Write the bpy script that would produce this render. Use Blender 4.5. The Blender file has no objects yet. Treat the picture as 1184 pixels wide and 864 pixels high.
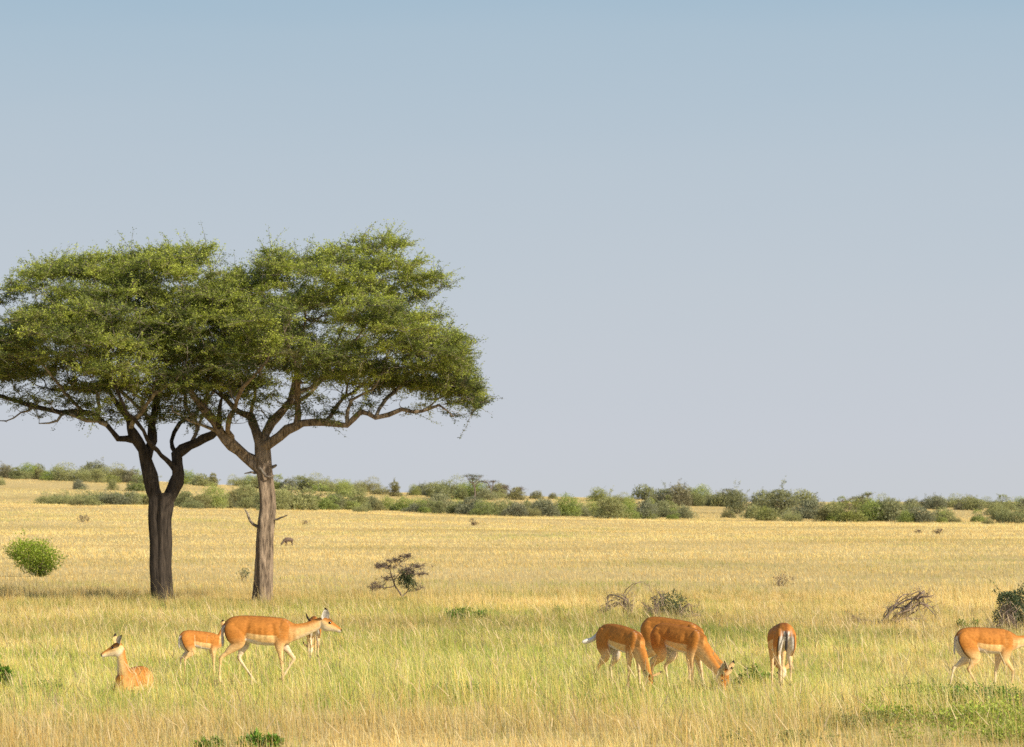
import bpy, math, random
import numpy as np
from mathutils import Vector, Matrix
from mathutils.kdtree import KDTree

random.seed(7)
rng = np.random.default_rng(7)
sc = bpy.context.scene
C = sc.collection
PI = math.pi

# ------------------------------------------------------------------ view
CAM_H = 2.4
FPX = 4200.0            # focal length in reference pixels (1184 wide)
PX0, PY0 = 592.0, 580.0  # where the level line of sight falls

cam_d = bpy.data.cameras.new('camera')
cam = bpy.data.objects.new('camera', cam_d)
C.objects.link(cam)
cam.location = (0, 0, CAM_H)
cam.rotation_euler = (PI / 2, 0, 0)
cam_d.sensor_width = 36.0
cam_d.lens = 36.0 * FPX / 1184.0
cam_d.shift_y = (PY0 - 432.0) / 1184.0
cam_d.clip_start = 0.5
cam_d.clip_end = 60000
cam_d.dof.use_dof = True
cam_d.dof.focus_distance = 49.0
cam_d.dof.aperture_fstop = 7.1
sc.camera = cam
sc.view_settings.view_transform = 'Standard'
sc.view_settings.look = 'None'
sc.view_settings.exposure = 0
sc.render.film_transparent = False
try:
    sc.cycles.max_bounces = 8
    sc.cycles.transparent_max_bounces = 8
    sc.cycles.use_denoising = False
    sc.cycles.pixel_filter_type = 'BLACKMAN_HARRIS'
    sc.cycles.filter_width = 1.5
except Exception:
    pass

# ------------------------------------------------------------------ light
SUN_EL, SUN_AZ = math.radians(29), math.radians(56)   # azimuth from behind the viewer towards the right
to_sun = Vector((math.sin(SUN_AZ) * math.cos(SUN_EL), -math.cos(SUN_AZ) * math.cos(SUN_EL), math.sin(SUN_EL)))
sd = bpy.data.lights.new('sun', 'SUN')
sd.energy = 5.0
sd.angle = math.radians(0.55)
sd.color = (1.0, 0.90, 0.74)
so = bpy.data.objects.new('sun', sd)
C.objects.link(so)
so.rotation_euler = to_sun.to_track_quat('Z', 'Y').to_euler()

w = bpy.data.worlds.new('World')
sc.world = w
w.use_nodes = True
nt = w.node_tree
nt.nodes.clear()
out = nt.nodes.new('ShaderNodeOutputWorld')
bg = nt.nodes.new('ShaderNodeBackground')
sky = nt.nodes.new('ShaderNodeTexSky')
sky.sky_type = 'NISHITA'
sky.sun_disc = False
sky.sun_elevation = SUN_EL
sky.sun_rotation = math.atan2(to_sun.x, to_sun.y)
sky.air_density = 1.0
sky.dust_density = 1.5
sky.ozone_density = 1.2
SKY_S = 0.15
bg.inputs[1].default_value = SKY_S
tc = nt.nodes.new('ShaderNodeTexCoord')
sep = nt.nodes.new('ShaderNodeSeparateXYZ')
nt.links.new(tc.outputs['Generated'], sep.inputs[0])
ramp = nt.nodes.new('ShaderNodeValToRGB')       # low band of hazy sky
def lin(c):
    return tuple(((v / 255) / 12.92 if v / 255 <= .04045 else ((v / 255 + .055) / 1.055) ** 2.4) for v in c)
mr = nt.nodes.new('ShaderNodeMapRange')
mr.inputs['From Min'].default_value = 0.0
mr.inputs['From Max'].default_value = 0.16
nt.links.new(sep.outputs[2], mr.inputs[0])
hz = nt.nodes.new('ShaderNodeTexNoise'); hz.inputs['Scale'].default_value = 5; hz.inputs['Detail'].default_value = 4
hm = nt.nodes.new('ShaderNodeMapping'); hm.inputs['Scale'].default_value = (1, 1, 7); hm.inputs['Rotation'].default_value = (0, .25, 0)
nt.links.new(tc.outputs['Generated'], hm.inputs[0]); nt.links.new(hm.outputs[0], hz.inputs['Vector'])
ha = nt.nodes.new('ShaderNodeMath'); ha.operation = 'MULTIPLY_ADD'; ha.inputs[1].default_value = .10; ha.inputs[2].default_value = -.05
nt.links.new(hz.outputs[0], ha.inputs[0])
hb = nt.nodes.new('ShaderNodeMath'); hb.operation = 'ADD'
nt.links.new(mr.outputs[0], hb.inputs[0]); nt.links.new(ha.outputs[0], hb.inputs[1]); nt.links.new(hb.outputs[0], ramp.inputs[0])
els = [(0.0, (200, 204, 209)), (0.12, (199, 204, 212)), (0.35, (193, 202, 211)), (0.60, (184, 198, 210)), (0.80, (171, 192, 208)), (0.92, (159, 186, 206)), (1.0, (150, 181, 204))]
cr = ramp.color_ramp
while len(cr.elements) < len(els):
    cr.elements.new(0.5)
for e, (p, c) in zip(cr.elements, els):
    e.position = p
    e.color = (*lin(c), 1)
sc_n = nt.nodes.new('ShaderNodeVectorMath'); sc_n.operation = 'SCALE'
sc_n.inputs['Scale'].default_value = 1.0 / SKY_S
nt.links.new(ramp.outputs[0], sc_n.inputs[0])
mix = nt.nodes.new('ShaderNodeMix'); mix.data_type = 'RGBA'
mf = nt.nodes.new('ShaderNodeMapRange')
mf.inputs['From Min'].default_value = 0.15
mf.inputs['From Max'].default_value = 0.35
nt.links.new(sep.outputs[2], mf.inputs[0])
nt.links.new(mf.outputs[0], mix.inputs['Factor'])
nt.links.new(sc_n.outputs[0], mix.inputs['A'])
nt.links.new(sky.outputs[0], mix.inputs['B'])
nt.links.new(mix.outputs['Result'], bg.inputs[0])
nt.links.new(bg.outputs[0], out.inputs[0])

# ------------------------------------------------------------------ small helpers
def vnoise(x, y, seed=0):
    xi = np.floor(x).astype(np.int64); yi = np.floor(y).astype(np.int64)
    fx = x - xi; fy = y - yi
    fx = fx * fx * (3 - 2 * fx); fy = fy * fy * (3 - 2 * fy)
    def h(a, b):
        n = (a * 374761393 + b * 668265263 + seed * 974711) & 0xffffffff
        n = ((n ^ (n >> 13)) * 1274126177) & 0xffffffff
        return ((n ^ (n >> 16)) & 0xffff) / 65535.0
    return (h(xi, yi) * (1 - fx) + h(xi + 1, yi) * fx) * (1 - fy) + (h(xi, yi + 1) * (1 - fx) + h(xi + 1, yi + 1) * fx) * fy

def fbm(x, y, s, seed=0, o=4):
    v = 0; a = .5; t = 0
    for k in range(o):
        v = v + a * vnoise(x / s + 17.3 * k, y / s - 9.1 * k, seed + k); t += a; a *= .55; s = s / 2.03
    return v / t

def sstep(a, b, v):
    t = np.clip((v - a) / (b - a), 0, 1)
    return t * t * (3 - 2 * t)

ZB = ([-64, -45, -20, 0, 25, 64], [2.10, 1.97, 1.33, .69, .04, -.17])
ZR = ([-93, -69.5, -50.6, -30, 1, 17, 40.6, 93], [6.65, 6.2, 5.2, 4.3, 3.2, 2.9, 2.2, 2.1])
def ground(x, y):
    x = np.asarray(x, float); y = np.asarray(y, float)
    zb = np.interp(x, *ZB); zr = np.interp(x, *ZR)
    z = sstep(170, 455, y) * zb + sstep(450, 650, y) * (zr - zb) - sstep(690, 1300, y) * (zr + 3.0)
    z = z + (fbm(x, y, 38, 5, 2) - .5) * .5 * sstep(120, 260, y) * (1 - sstep(900, 1500, y))
    z = z + (fbm(x, y, 3.1, 9, 2) - .5) * .07
    return z
def gz(x, y):
    return float(ground(np.array([x]), np.array([y]))[0])
def depth_for(px, py):
    """distance at which the ground seen left/right at px lies on image row py"""
    ys = np.linspace(30, 690, 2200)
    xs = (px - PX0) / FPX * ys
    r = PY0 + (CAM_H - ground(xs, ys)) / ys * FPX
    k = np.argmax(r <= py)
    return float(ys[k]) if (r <= py).any() else 650.0
def spot(px, py):
    d = depth_for(px, py); x = (px - PX0) / FPX * d
    return x, d, gz(x, d), FPX / d      # x, y, z, pixels per metre

def mesh_np(name, V, T=None, Q=None, col=None, tmat=None, smooth=False):
    me = bpy.data.meshes.new(name)
    V = np.asarray(V, np.float32)
    me.vertices.add(len(V)); me.vertices.foreach_set('co', V.ravel())
    idx = []; tot = []
    nT = 0 if T is None else len(T); nQ = 0 if Q is None else len(Q)
    if nT: idx.append(np.asarray(T, np.int32).ravel()); tot.append(np.full(nT, 3, np.int32))
    if nQ: idx.append(np.asarray(Q, np.int32).ravel()); tot.append(np.full(nQ, 4, np.int32))
    idx = np.concatenate(idx); tot = np.concatenate(tot)
    me.loops.add(len(idx)); me.loops.foreach_set('vertex_index', idx)
    me.polygons.add(len(tot))
    st = np.concatenate([[0], np.cumsum(tot)[:-1]]).astype(np.int32)
    me.polygons.foreach_set('loop_start', st)
    try: me.polygons.foreach_set('loop_total', tot)
    except Exception: pass
    if tmat is not None: me.polygons.foreach_set('material_index', np.asarray(tmat, np.int32))
    if smooth: me.polygons.foreach_set('use_smooth', np.ones(len(tot), bool))
    me.update(calc_edges=True)
    if col is not None:
        a = me.color_attributes.new('Col', 'FLOAT_COLOR', 'POINT')
        c = np.ones((len(V), 4), np.float32); c[:, :3] = col
        a.data.foreach_set('color', c.ravel())
    return me

def tag(o, label=None, cat=None, group=None, kind=None):
    if label: o['label'] = label
    if cat: o['category'] = cat
    if group: o['group'] = group
    if kind: o['kind'] = kind
    return o
def obj(name, me, mats, parent=None, loc=None):
    o = bpy.data.objects.new(name, me)
    for m in (mats if isinstance(mats, (list, tuple)) else [mats]):
        if len(me.materials) < (len(mats) if isinstance(mats, (list, tuple)) else 1): me.materials.append(m)
    C.objects.link(o)
    if parent: o.parent = parent
    if loc: o.location = loc
    return o
def empty(name, loc, rz=0):
    o = bpy.data.objects.new(name, None); C.objects.link(o)
    o.empty_display_size = .2
    o.location = loc; o.rotation_euler = (0, 0, rz)
    return o

# ------------------------------------------------------------------ materials
def new_mat(name):
    m = bpy.data.materials.new(name); m.use_nodes = True
    n = m.node_tree; n.nodes.clear()
    return m, n
def leaf_mat(name, rough=.6, trans=.35, sat=1.0, val=1.0, tint=None):
    m, n = new_mat(name)
    o = n.nodes.new('ShaderNodeOutputMaterial')
    at = n.nodes.new('ShaderNodeAttribute'); at.attribute_name = 'Col'
    hs = n.nodes.new('ShaderNodeHueSaturation')
    hs.inputs['Saturation'].default_value = sat; hs.inputs['Value'].default_value = val
    n.links.new(at.outputs['Color'], hs.inputs['Color'])
    src = hs.outputs[0]
    if tint:
        mx = n.nodes.new('ShaderNodeMix'); mx.data_type = 'RGBA'
        mx.inputs['Factor'].default_value = tint[3]
        n.links.new(src, mx.inputs['A']); mx.inputs['B'].default_value = (*tint[:3], 1)
        src = mx.outputs['Result']
    p = n.nodes.new('ShaderNodeBsdfPrincipled')
    p.inputs['Roughness'].default_value = rough
    p.inputs['Specular IOR Level'].default_value = .25
    t = n.nodes.new('ShaderNodeBsdfTranslucent')
    mx = n.nodes.new('ShaderNodeMixShader'); mx.inputs[0].default_value = trans
    n.links.new(src, p.inputs['Base Color']); n.links.new(src, t.inputs['Color'])
    n.links.new(p.outputs[0], mx.inputs[1]); n.links.new(t.outputs[0], mx.inputs[2])
    n.links.new(mx.outputs[0], o.inputs[0])
    return m
def solid_mat(name, c1, c2, scale=(8, 8, 8), rough=.85, bump=.4, bscale=None, detail=6, attr=False, bdist=.02):
    m, n = new_mat(name)
    o = n.nodes.new('ShaderNodeOutputMaterial')
    p = n.nodes.new('ShaderNodeBsdfPrincipled'); p.inputs['Roughness'].default_value = rough
    p.inputs['Specular IOR Level'].default_value = .2
    t = n.nodes.new('ShaderNodeTexCoord')
    mp = n.nodes.new('ShaderNodeMapping'); mp.inputs['Scale'].default_value = scale
    n.links.new(t.outputs['Object'], mp.inputs[0])
    no = n.nodes.new('ShaderNodeTexNoise'); no.inputs['Scale'].default_value = 1; no.inputs['Detail'].default_value = detail
    no.inputs['Roughness'].default_value = .65
    n.links.new(mp.outputs[0], no.inputs['Vector'])
    r = n.nodes.new('ShaderNodeValToRGB')
    r.color_ramp.elements[0].position = .33; r.color_ramp.elements[0].color = (*c1, 1)
    r.color_ramp.elements[1].position = .68; r.color_ramp.elements[1].color = (*c2, 1)
    n.links.new(no.outputs[0], r.inputs[0])
    b = n.nodes.new('ShaderNodeBump'); b.inputs['Strength'].default_value = bump; b.inputs['Distance'].default_value = bdist
    n.links.new(no.outputs[0], b.inputs['Height'])
    if attr:
        at = n.nodes.new('ShaderNodeAttribute'); at.attribute_name = 'Col'
        mx = n.nodes.new('ShaderNodeMix'); mx.data_type = 'RGBA'; mx.blend_type = 'MULTIPLY'
        mx.inputs['Factor'].default_value = 1
        n.links.new(at.outputs['Color'], mx.inputs['A']); n.links.new(r.outputs[0], mx.inputs['B'])
        n.links.new(mx.outputs['Result'], p.inputs['Base Color'])
    else:
        n.links.new(r.outputs[0], p.inputs['Base Color'])
    n.links.new(b.outputs[0], p.inputs['Normal'])
    n.links.new(p.outputs[0], o.inputs[0])
    return m

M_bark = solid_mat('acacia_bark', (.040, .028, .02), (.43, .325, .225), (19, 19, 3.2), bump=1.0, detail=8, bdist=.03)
M_bark_shaded = solid_mat('shaded_acacia_bark', (.014, .011, .009), (.085, .066, .05), (17, 17, 2.2), bump=1.0, detail=8, bdist=.03)  # left trunk: the neighbouring crown's shade is put into this darker colour
M_branch = solid_mat('branch_bark', (.055, .045, .036), (.44, .37, .29), (9, 9, 9), bump=.6, detail=6, bdist=.02)
M_twig = solid_mat('dry_twig', (.10, .075, .06), (.26, .20, .16), (12, 12, 12), bump=.2)
M_deadwood = solid_mat('dead_wood', (.17, .12, .095), (.38, .29, .22), (12, 12, 12), bump=.3)
M_grass = leaf_mat('savanna_grass', .5, .24, sat=1.06, val=1.0)
M_leaf = leaf_mat('acacia_leaf', .5, .38)
M_shrub = leaf_mat('shrub_leaf', .5, .30)
HAZE_TINT = (.48, .45, .33)  # distance haze, blended into the far leaf colours as a tint
M_far = [leaf_mat('far_leaf_green', .7, .25, tint=(*HAZE_TINT, .20)),
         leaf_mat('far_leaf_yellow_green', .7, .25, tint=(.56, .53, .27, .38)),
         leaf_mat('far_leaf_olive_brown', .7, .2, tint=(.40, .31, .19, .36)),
         leaf_mat('far_leaf_grey_green', .7, .2, val=.80, tint=(*HAZE_TINT, .26))]
M_coat = solid_mat('impala_coat', (.66, .64, .62), (1, 1, 1), (26, 26, 44), rough=.75, bump=.35, attr=True, bdist=.010)
M_eye, n_ = new_mat('dark_eye')
_o = n_.nodes.new('ShaderNodeOutputMaterial'); _p = n_.nodes.new('ShaderNodeBsdfPrincipled')
_p.inputs['Base Color'].default_value = (.012, .008, .006, 1); _p.inputs['Roughness'].default_value = .12
n_.links.new(_p.outputs[0], _o.inputs[0])

# ground material (soil and litter seen between the grass)
M_ground, n = new_mat('field_ground')
_o = n.nodes.new('ShaderNodeOutputMaterial'); p = n.nodes.new('ShaderNodeBsdfPrincipled')
p.inputs['Roughness'].default_value = .95; p.inputs['Specular IOR Level'].default_value = .05
g = n.nodes.new('ShaderNodeNewGeometry')
def noise_ramp(scale, e0, e1, c0, c1, det=5):
    mp = n.nodes.new('ShaderNodeMapping'); mp.inputs['Scale'].default_value = scale
    n.links.new(g.outputs['Position'], mp.inputs[0])
    no = n.nodes.new('ShaderNodeTexNoise'); no.inputs['Scale'].default_value = 1; no.inputs['Detail'].default_value = det
    n.links.new(mp.outputs[0], no.inputs['Vector'])
    r = n.nodes.new('ShaderNodeValToRGB')
    r.color_ramp.elements[0].position = e0; r.color_ramp.elements[0].color = (*c0, 1)
    r.color_ramp.elements[1].position = e1; r.color_ramp.elements[1].color = (*c1, 1)
    n.links.new(no.outputs[0], r.inputs[0])
    return r
r1 = noise_ramp((.06, .03, .06), .35, .65, (.66, .50, .20), (.80, .61, .27))
r2 = noise_ramp((3, 3, 3), .3, .7, (.62, .62, .62), (1, 1, 1))
mx = n.nodes.new('ShaderNodeMix'); mx.data_type = 'RGBA'; mx.blend_type = 'MULTIPLY'; mx.inputs['Factor'].default_value = 1
n.links.new(r1.outputs[0], mx.inputs['A']); n.links.new(r2.outputs[0], mx.inputs['B'])
n.links.new(mx.outputs['Result'], p.inputs['Base Color'])
n.links.new(p.outputs[0], _o.inputs[0])

# ------------------------------------------------------------------ ground sheet
ys = np.concatenate([np.arange(-20, 200, 1.5), np.arange(200, 760, 5), np.geomspace(760, 40000, 60)])
xr = np.concatenate([-np.geomspace(140, 30000, 34)[::-1], np.arange(-136, 137, 3.0), np.geomspace(140, 30000, 34)])
X, Y = np.meshgrid(xr, ys)
Z = ground(X, Y)
nx, ny = len(xr), len(ys)
I = np.arange(nx * ny).reshape(ny, nx)
Q = np.stack([I[:-1, :-1], I[:-1, 1:], I[1:, 1:], I[1:, :-1]], -1).reshape(-1, 4)
me = mesh_np('ground', np.stack([X, Y, Z], -1).reshape(-1, 3), Q=Q, smooth=True)
tag(obj('ground', me, M_ground), kind='structure')

# ------------------------------------------------------------------ grass
GREEN_SPOTS = [  # (px, py, half width m, half depth m, strength) lusher patches of the field
    (530, 800, 1.1, 1.2, .9), (600, 815, 1.6, 1.4, .5), (1040, 815, 1.6, 1.6, .8), (1150, 810, 1.6, 2.0, .9), (700, 825, .8, 1, .8),
    (60, 800, 1.6, 1.5, .5), (240, 640, 3, 6, .7), (1075, 650, 4, 8, .5), (655, 620, 5, 14, .5), (740, 676, 2.0, 3, .6),
    (930, 830, 1.5, 1.5, .5), (430, 810, 1.2, 1.6, .5), (940, 738, 4.5, 3, .5), (480, 735, 5, 2.5, .35), (760, 752, 4, 2, .35),
    (450, 700, 3, 4, .3), (880, 660, 5, 6, .35), (380, 690, 1.2, 3, .5), (820, 815, 1.4, 1.4, .6), (360, 825, 1.0, 1.0, .4)]
_gs = []
for (px, py, a, b, s) in GREEN_SPOTS:
    d = depth_for(px, py); _gs.append(((px - PX0) / FPX * d, d, a, b, s))
def field_state(x, y):
    """greenness, height factor of the grass"""
    n1 = fbm(x, y, 7.0, 21, 4); n2 = fbm(x, y * .45, 30.0, 31, 4); n3 = fbm(x, y, 1.3, 41, 3)
    near = 1 - sstep(56, 84, y)
    g = near * .46 + (n1 - .5) * 1.5 + (n2 - .5) * (.9 + .7 * (1 - near)) + (n3 - .5) * 1.3
    g = g - .06 * (1 - near)
    for (gx, gy, a, b, s) in _gs:
        g = g + s * np.exp(-((x - gx) / a) ** 2 - ((y - gy) / b) ** 2)
    return np.clip(g, 0, 1.15), np.clip(.25 + .8 * fbm(x, y, 2.6, 51, 3) + .75 * fbm(x, y, 11., 57, 3), .4, 1.7)

STRAW = np.array([[.97, .74, .33], [.96, .69, .265], [.87, .575, .20], [.98, .82, .45]])
GREEN = np.array([[.42, .48, .10], [.29, .38, .07], [.58, .55, .14], [.16, .25, .045]])
def blades(x, y, h, wd, lean, seed, segs=2, pale=0.0, hue=0.0, tuft=0, vlo=.70, vhi=1.14):
    r = np.random.default_rng(seed); n_ = len(x)
    tu = np.repeat(r.normal(0, .33, n_ // tuft), tuft) if tuft else 0; tb = np.repeat(r.uniform(.74, 1.16, n_ // tuft), tuft) if tuft else 1
    z = ground(x, y) - .01
    g, hf = field_state(x, y); g = np.clip(g + tu, 0, 1.2)
    h = h * hf * (np.repeat(r.uniform(.6, 1.35, n_ // tuft), tuft) if tuft else 1)
    a = r.normal(.62, .75, n_)                         # most blades turn their flat side to the sun
    la = r.normal(2.3, 1.1, n_)                        # and lean with the wind, away from it
    ln = np.abs(r.normal(0, lean, n_)) * h
    dx, dy = np.cos(a) * wd * .5, np.sin(a) * wd * .5
    lx, ly = np.cos(la) * ln, np.sin(la) * ln
    b = np.stack([x, y, z], -1)
    side = np.stack([dx, dy, np.zeros(n_)], -1)
    mid = b + np.stack([lx * .32, ly * .32, h * .58], -1)
    tip = b + np.stack([lx, ly, h * (1 - .18 * np.minimum(ln / h, 1))], -1)
    V = np.stack([b - side, b + side, mid - side * .8, mid + side * .8, tip], 1).reshape(-1, 3)
    o = np.arange(n_)[:, None] * 5
    T = np.concatenate([o + np.array([[0, 1, 3]]), o + np.array([[0, 3, 2]]), o + np.array([[2, 3, 4]])], 0)
    k = r.integers(0, 4, n_)
    f = (r.uniform(0, 1, n_) < np.clip(g * (1 - pale) + hue, 0, 1))[:, None]
    soft = np.clip(g + r.normal(0, .18, n_) - pale, 0, 1)[:, None]
    c = np.where(f, GREEN[k], STRAW[k]) * .5 + (STRAW[k] * (1 - soft) + GREEN[k] * soft) * .5
    pt = fbm(x * .6, y, 4.2, 91, 3) * .45 + fbm(x * .45, y, 17., 95, 3) * .55
    c = c * (tb * r.uniform(vlo, vhi, n_) * (.70 + .50 * sstep(.3, .7, pt)))[:, None]
    # stems are browner at the foot, paler at the tip
    cc = np.stack([c * [.78, .76, .66], c * [.78, .76, .66], c, c, c * (1.0 + .06 * (1 - soft))], 1).reshape(-1, 3)
    return V, T, np.clip(cc, 0, .95)

def wedge(n_, y0, y1, seed, power=0.0, margin=1.18, side=1.2):
    """points spread over the ground ahead; density falls off as 1/y**power"""
    r = np.random.default_rng(seed)
    u = r.uniform(0, 1, n_); e = 2 - power
    y = (y0 ** e + u * (y1 ** e - y0 ** e)) ** (1 / e)
    half = y * (592 / FPX) * margin + side
    return r.uniform(-1, 1, n_) * half, y
def clump(x, y, k, spread, seed):
    r = np.random.default_rng(seed)
    return (np.repeat(x, k) + r.normal(0, spread, len(x) * k)), (np.repeat(y, k) + r.normal(0, spread, len(y) * k))

parts = []
# close turf
x, y = wedge(250000, 31, 92, 1); r_ = np.random.default_rng(2)
parts.append(blades(x, y, r_.uniform(.06, .17, len(x)), r_.uniform(.004, .009, len(x)) * (y / 60) ** .5, 1.0, 3, hue=.05))
# medium tufts
x, y = wedge(9500, 31, 95, 4); x, y = clump(x, y, 16, .055, 5); r_ = np.random.default_rng(6)
parts.append(blades(x, y, r_.uniform(.12, .30, len(x)), r_.uniform(.0025, .0055, len(x)) * (y / 60) ** .5, .75, 7, pale=.10, tuft=16))
# tall seed stalks
x, y = wedge(5200, 31, 95, 8); kp = fbm(x, y, 4.5, 77, 3) > .40; x = x[kp]; y = y[kp]
x, y = clump(x, y, 4, .10, 9); r_ = np.random.default_rng(10)
hs_ = r_.uniform(.34, .62, len(x))
parts.append(blades(x, y, hs_, r_.uniform(.0024, .0042, len(x)), .50, 11, pale=.55))
# denser stalks near the bottom of the view
x, y = wedge(2600, 31, 44, 12); kp = fbm(x, y, 2.2, 78, 3) > .44; x = x[kp]; y = y[kp]
x, y = clump(x, y, 6, .09, 13); r_ = np.random.default_rng(14)
parts.append(blades(x, y, r_.uniform(.30, .58, len(x)), r_.uniform(.0026, .0045, len(x)), .6, 15, pale=.6))
# the open field further out
x, y = wedge(470000, 88, 700, 16, power=1.15, margin=1.22, side=4); r_ = np.random.default_rng(17)
parts.append(blades(x, y, r_.uniform(.05, .16, len(x)), .0070 * (y / 80) ** .75 * r_.uniform(.7, 1.5, len(x)), .9, 18, pale=.02, vlo=.86, vhi=1.06))
# scattered taller tussocks, far
x, y = wedge(7000, 88, 560, 19, power=.9, margin=1.22, side=4); x, y = clump(x, y, 6, .22, 20); r_ = np.random.default_rng(21)
parts.append(blades(x, y, r_.uniform(.16, .34, len(x)), .006 * (y / 80) ** .75, .7, 22, pale=.25))
off = 0; Vs, Ts, Cs = [], [], []
for V, T, c in parts:
    Vs.append(V); Ts.append(T + off); Cs.append(c); off += len(V)
me = mesh_np('grass', np.concatenate(Vs), T=np.concatenate(Ts), col=np.concatenate(Cs))
tag(obj('grass', me, M_grass), 'tall dry yellow and green savanna grass over the whole plain', 'grass', kind='stuff')
del parts, Vs, Ts, Cs

# seed heads on part of the near stalks
x, y = wedge(4200, 31, 70, 23); r_ = np.random.default_rng(24)
h = r_.uniform(.30, .60, len(x)); z = ground(x, y)
a = r_.uniform(0, 2 * PI, len(x)); l = r_.normal(0, .10, (len(x), 2)) + np.array([-.06, 0])
n_ = len(x)
def quadstrip(P0, P1, wv):
    return np.stack([P0 - wv, P0 + wv, P1 + wv * .6, P1 - wv * .6], 1).reshape(-1, 3)
b = np.stack([x, y, z], -1); t1 = b + np.stack([l[:, 0] * .7, l[:, 1] * .7, h * .75], -1); t2 = b + np.stack([l[:, 0] * 1.3, l[:, 1] * 1.3, h], -1)
sv = np.stack([np.cos(a), np.sin(a), 0 * a], -1)
V1 = quadstrip(b, t1, sv * .0012); V2 = quadstrip(t1, t2, sv * .005)
V = np.concatenate([V1, V2]); Q = np.arange(len(V)).reshape(-1, 4)
c = np.array([.66, .52, .30]) * r_.uniform(.75, 1.15, n_)[:, None]; c = np.repeat(np.concatenate([c, c * 1.08]), 4, axis=0)
tag(obj('seed_heads', mesh_np('seed_heads', V, Q=Q, col=np.clip(c, 0, .9)), M_grass), 'thin pale seed heads swaying above the near grass', 'grass', kind='stuff')

# ------------------------------------------------------------------ foliage cards
def leaf_cards(P, D, L, W, col, seed, flat=.0, droop=0.0):
    """kite-shaped leaves at P pointing along D"""
    r = np.random.default_rng(seed); n_ = len(P)
    D = D / (np.linalg.norm(D, axis=1, keepdims=True) + 1e-9)
    N = r.normal(0, 1, (n_, 3)); N[:, 2] += flat * 3 * 1.0
    S = np.cross(D, N); S /= (np.linalg.norm(S, axis=1, keepdims=True) + 1e-9)
    L = np.broadcast_to(L, (n_,))[:, None]; W = np.broadcast_to(W, (n_,))[:, None]
    m = P + D * L * .45
    V = np.stack([P, m + S * W * .5, P + D * L, m - S * W * .5], 1).reshape(-1, 3)
    Q = np.arange(n_ * 4).reshape(-1, 4)
    return V, Q, np.repeat(col, 4, axis=0)

def rand_dirs(r, n_, zb=0.0, zs=1.0):
    d = r.normal(0, 1, (n_, 3)); d[:, 2] = d[:, 2] * zs + zb
    return d / np.linalg.norm(d, axis=1, keepdims=True)

# ------------------------------------------------------------------ tubes
def tube(pts, rad, k=6, flute=None, seed=0):
    """rings along a polyline; returns V, Q"""
    P = np.asarray(pts, float); n_ = len(P)
    T = np.gradient(P, axis=0); T /= (np.linalg.norm(T, axis=1, keepdims=True) + 1e-9)
    up = np.array([0.13, .99, .05]) if abs(T[0][1]) < .9 else np.array([1., 0, 0])
    A = np.cross(T, up); A /= (np.linalg.norm(A, axis=1, keepdims=True) + 1e-9)
    B = np.cross(T, A)
    th = np.linspace(0, 2 * PI, k, endpoint=False)
    R = np.asarray(rad, float)[:, None] * np.ones((1, k))
    if flute is not None: R = R * flute(np.arange(n_)[:, None] / max(1, n_ - 1), th[None, :], P)
    V = P[:, None, :] + (A[:, None, :] * np.cos(th)[None, :, None] + B[:, None, :] * np.sin(th)[None, :, None]) * R[:, :, None]
    V = V.reshape(-1, 3)
    i = np.arange(n_ - 1)[:, None] * k + np.arange(k)[None, :]
    j = np.arange(n_ - 1)[:, None] * k + (np.arange(k)[None, :] + 1) % k
    Q = np.stack([i, j, j + k, i + k], -1).reshape(-1, 4)
    return V, Q
class Acc:
    def __init__(s): s.V = []; s.Q = []; s.C = []; s.M = []; s.o = 0
    def add(s, V, Q, c=None, m=0):
        s.V.append(V); s.Q.append(Q + s.o); s.o += len(V); s.M.append(np.full(len(Q), m))
        s.C.append(np.ones((len(V), 3)) * .3 if c is None else c)
    def mesh(s, name, smooth=False):
        return mesh_np(name, np.concatenate(s.V), Q=np.concatenate(s.Q), col=np.concatenate(s.C), tmat=np.concatenate(s.M), smooth=smooth)

def smooth_path(pts, rad, step=.12, jit=0, seed=0):
    """Catmull-Rom resample of points with radii"""
    P = np.array(pts, float); R = np.array(rad, float)
    Pp = np.vstack([2 * P[0] - P[1], P, 2 * P[-1] - P[-2]])
    outP, outR = [], []
    for i in range(len(P) - 1):
        p0, p1, p2, p3 = Pp[i], Pp[i + 1], Pp[i + 2], Pp[i + 3]
        m = max(2, int(np.linalg.norm(p2 - p1) / step))
        for t in np.linspace(0, 1, m, endpoint=False):
            outP.append(.5 * ((2 * p1) + (-p0 + p2) * t + (2 * p0 - 5 * p1 + 4 * p2 - p3) * t * t + (-p0 + 3 * p1 - 3 * p2 + p3) * t ** 3))
            outR.append(R[i] * (1 - t) + R[i + 1] * t)
    outP.append(P[-1]); outR.append(R[-1])
    outP = np.array(outP)
    if jit:
        r = np.random.default_rng(seed); j = r.normal(0, jit, outP.shape)
        j = (j + np.roll(j, 1, 0) + np.roll(j, -1, 0)) / 2; j[0] = 0
        outP = outP + j
    return outP, np.array(outR)

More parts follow.
